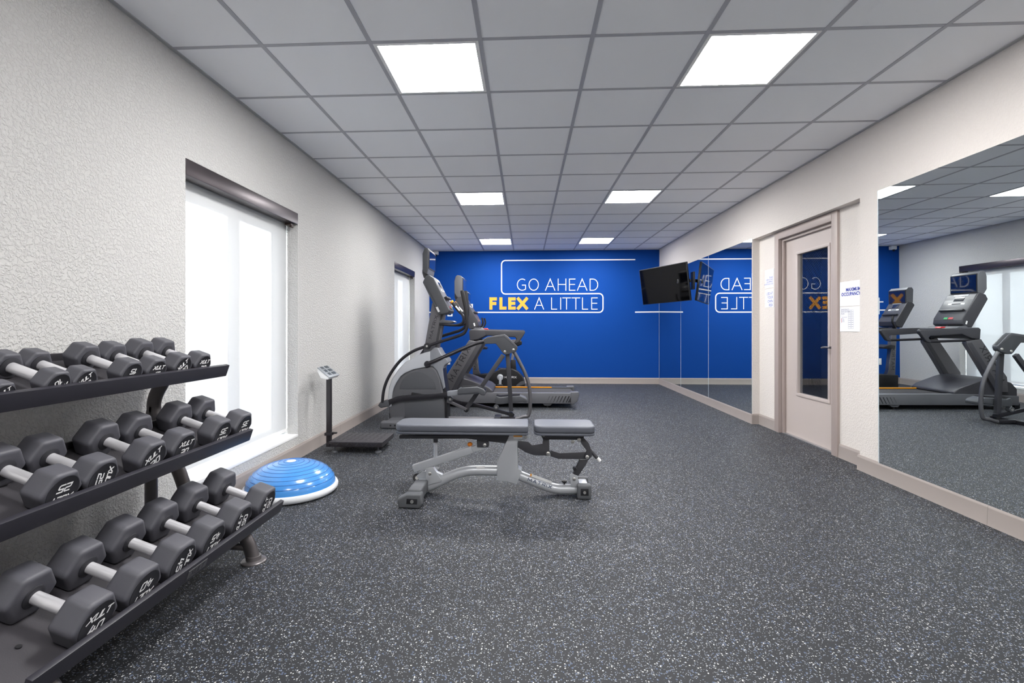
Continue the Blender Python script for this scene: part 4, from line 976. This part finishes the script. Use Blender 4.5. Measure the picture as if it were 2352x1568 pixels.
tm.slab('safety_key', [(1108, 757), (1122, 757), (1119, 753.5), (1111, 753.5)], -.05, .05, M['red_plastic'], .004, dash)
CV = -.25
con = tm.slab('console', [(1044, 694), (1049, 684), (1061, 679), (1066, 683), (1097, 735), (1099, 748), (1092, 754), (1078, 756)], CV, -CV, M['machine_dark'], .012, seg=3)
a = FT.pt(1098, 740, CV)+FT.w*-CV; b_ = FT.pt(1065, 682, CV)+FT.w*-CV
tm.panel('face', a, b_, CV+.02, -CV-.02, M['machine_dark'], Vector((1, 0, .3)), .004, con, .02, .98)
console_face(tm, con, a+Vector((.004, 0, .002)), b_+Vector((.004, 0, .002)), .22)
tm.slab('label_plate', [(1087, 742), (1090, 741), (1092, 748), (1089, 749)], CV-.0015, CV+.001, M['label_white'], 0, con)
scr = tm.slab('screen', [(1043.5, 645), (1046, 635), (1050, 631.5), (1058, 632.5), (1062.5, 640), (1062.5, 678), (1058, 684), (1049, 682), (1043.5, 672)], -.225, .225, M['machine_mid'], .010, seg=3)
a = FT.pt(1062.3, 679, -.225)+FT.w*.225; b_ = FT.pt(1062.3, 638, -.225)+FT.w*.225
tm.panel('bezel', a, b_, -.218, .218, M['black_plastic'], Vector((1, 0, 0)), .006, scr, 0, 1)
tm.panel('glass', a, b_, -.205, .205, M['screen_glass'], Vector((1, 0, 0)), .008, scr, .05, .95)
tm.slab('screen_arm', [(1043.5, 668), (1052, 680), (1056, 688), (1049, 694), (1044, 684)], -.05, .05, M['machine_mid'], .005)
p = FT.pt(1093, 752, 0); MB().cyl(p-EZ*.03, p+EZ*.03, .05).build('console_neck', M['black_plastic'], tm.root)

# ------------------------------------------------------------------ upright exercise bike
FK = Fr(-.5, 8.85)
bk = Mach('exercise_bike', FK, 'dark upright exercise bike standing between the treadmill and the blue wall', 'bike', FK.o)
bk.slab('body', [(1083, 860), (1112, 858.5), (1128, 858), (1138, 853), (1150, 846), (1162, 846), (1176, 846), (1190, 853), (1202, 866), (1206, 880), (1206, 897), (1084, 897)], -.10, .10, M['black_plastic'], .02, seg=3)
bk.slab('body_trim', [(1186, 884), (1196, 876), (1205, 874), (1206, 882), (1194, 886), (1184, 892)], -.105, .105, M['machine_mid'], .004)
bk.word('MATRIX', 1159, 868, 1186, 868, -.10, .030, .006, M['white_print'], wf=1.2)
post = bk.slab('mast', [(1086, 860), (1084, 811), (1082, 752), (1092, 750), (1096, 811), (1100, 850), (1104, 860)], -.045, .045, M['gunmetal'], .012, seg=3)
bk.word('MATRIX', 1094.5, 848, 1092, 800, -.045, .045, .008, M['matrix_dark'], post, gap=.4)
con = bk.slab('console', [(1057, 706), (1062, 700), (1072, 698), (1098, 742), (1096, 752), (1084, 756)], -.21, .21, M['machine_dark'], .012, seg=3)
a = FK.pt(1097, 744, -.21)+FK.w*.21; b_ = FK.pt(1073, 700, -.21)+FK.w*.21
console_face(bk, con, a+Vector((.004, 0, .002)), b_+Vector((.004, 0, .002)), .19)
scr = bk.slab('screen', [(1059, 672), (1062, 667), (1070, 667), (1074.5, 672), (1074, 702), (1069, 706), (1060, 700)], -.20, .20, M['machine_mid'], .010, seg=3)
a = FK.pt(1074.3, 702, -.20)+FK.w*.20; b_ = FK.pt(1074.5, 672, -.20)+FK.w*.20
bk.panel('bezel', a, b_, -.195, .195, M['black_plastic'], Vector((1, 0, 0)), .006, scr, 0, 1)
bk.panel('glass', a, b_, -.18, .18, M['screen_glass'], Vector((1, 0, 0)), .008, scr, .05, .95)
for sg in (-1, 1):
    P = FK.pts([(1086, 758), (1096, 757), (1106, 752), (1112, 742), (1110, 730)], 0); 
    P = [p+FK.w*(sg*d) for p, d in zip(P, (.02, .16, .24, .26, .26))]
    MB().tube(catmull(P, 5), .017, 12).build('handlebar', M['black_plastic'], bk.root)
bk.slab('bottle_tray', [(1092, 795), (1102, 793), (1118, 798), (1118, 802), (1094, 802)], -.13, .13, M['black_plastic'], .004)
bk.bar('seat_post', [(1176, 828), (1181, 795)], 0, .022, .022, M['aluminium'])
bk.slab('seat_tube', [(1171, 850), (1173, 826), (1184, 826), (1186, 852)], -.035, .035, M['black_plastic'], .006)
bk.slab('seat', [(1150, 784), (1160, 781), (1188, 780), (1198, 783), (1199, 791), (1190, 795), (1170, 792), (1152, 789)], -.12, .12, M['black_plastic'], .02, seg=3)
for sg in (-1, 1):
    c0 = FK.pt(1149, 866, -.10); c0 = c0+FK.w*(0 if sg < 0 else .20); d = FK.w*sg
    ck = MB().lathe([(.055, 0), (.055, .015), (.04, .022), (.02, .024)], c0, 22, d).build('crank_disc', M['machine_silver'], bk.root)
    e_ = c0+d*.03+Vector((.0, 0, .13*sg))
    MB().bar([c0+d*.02, e_], FK.w, .022, .012).build('crank_arm', M['machine_silver'], bk.root, bevel=.008)
    MB().obox(e_+d*.07, (.05, 0, 0), d*.05, (0, 0, .012)).build('pedal', M['black_plastic'], bk.root, bevel=.006)
for xk in (FK.pt(1092, 890, 0).x, FK.pt(1196, 890, 0).x):
    MB().box(xk-.04, xk+.04, FK.o.y-.28, FK.o.y+.28, 0, .07).build('stabiliser', M['black_plastic'], bk.root, bevel=.015)
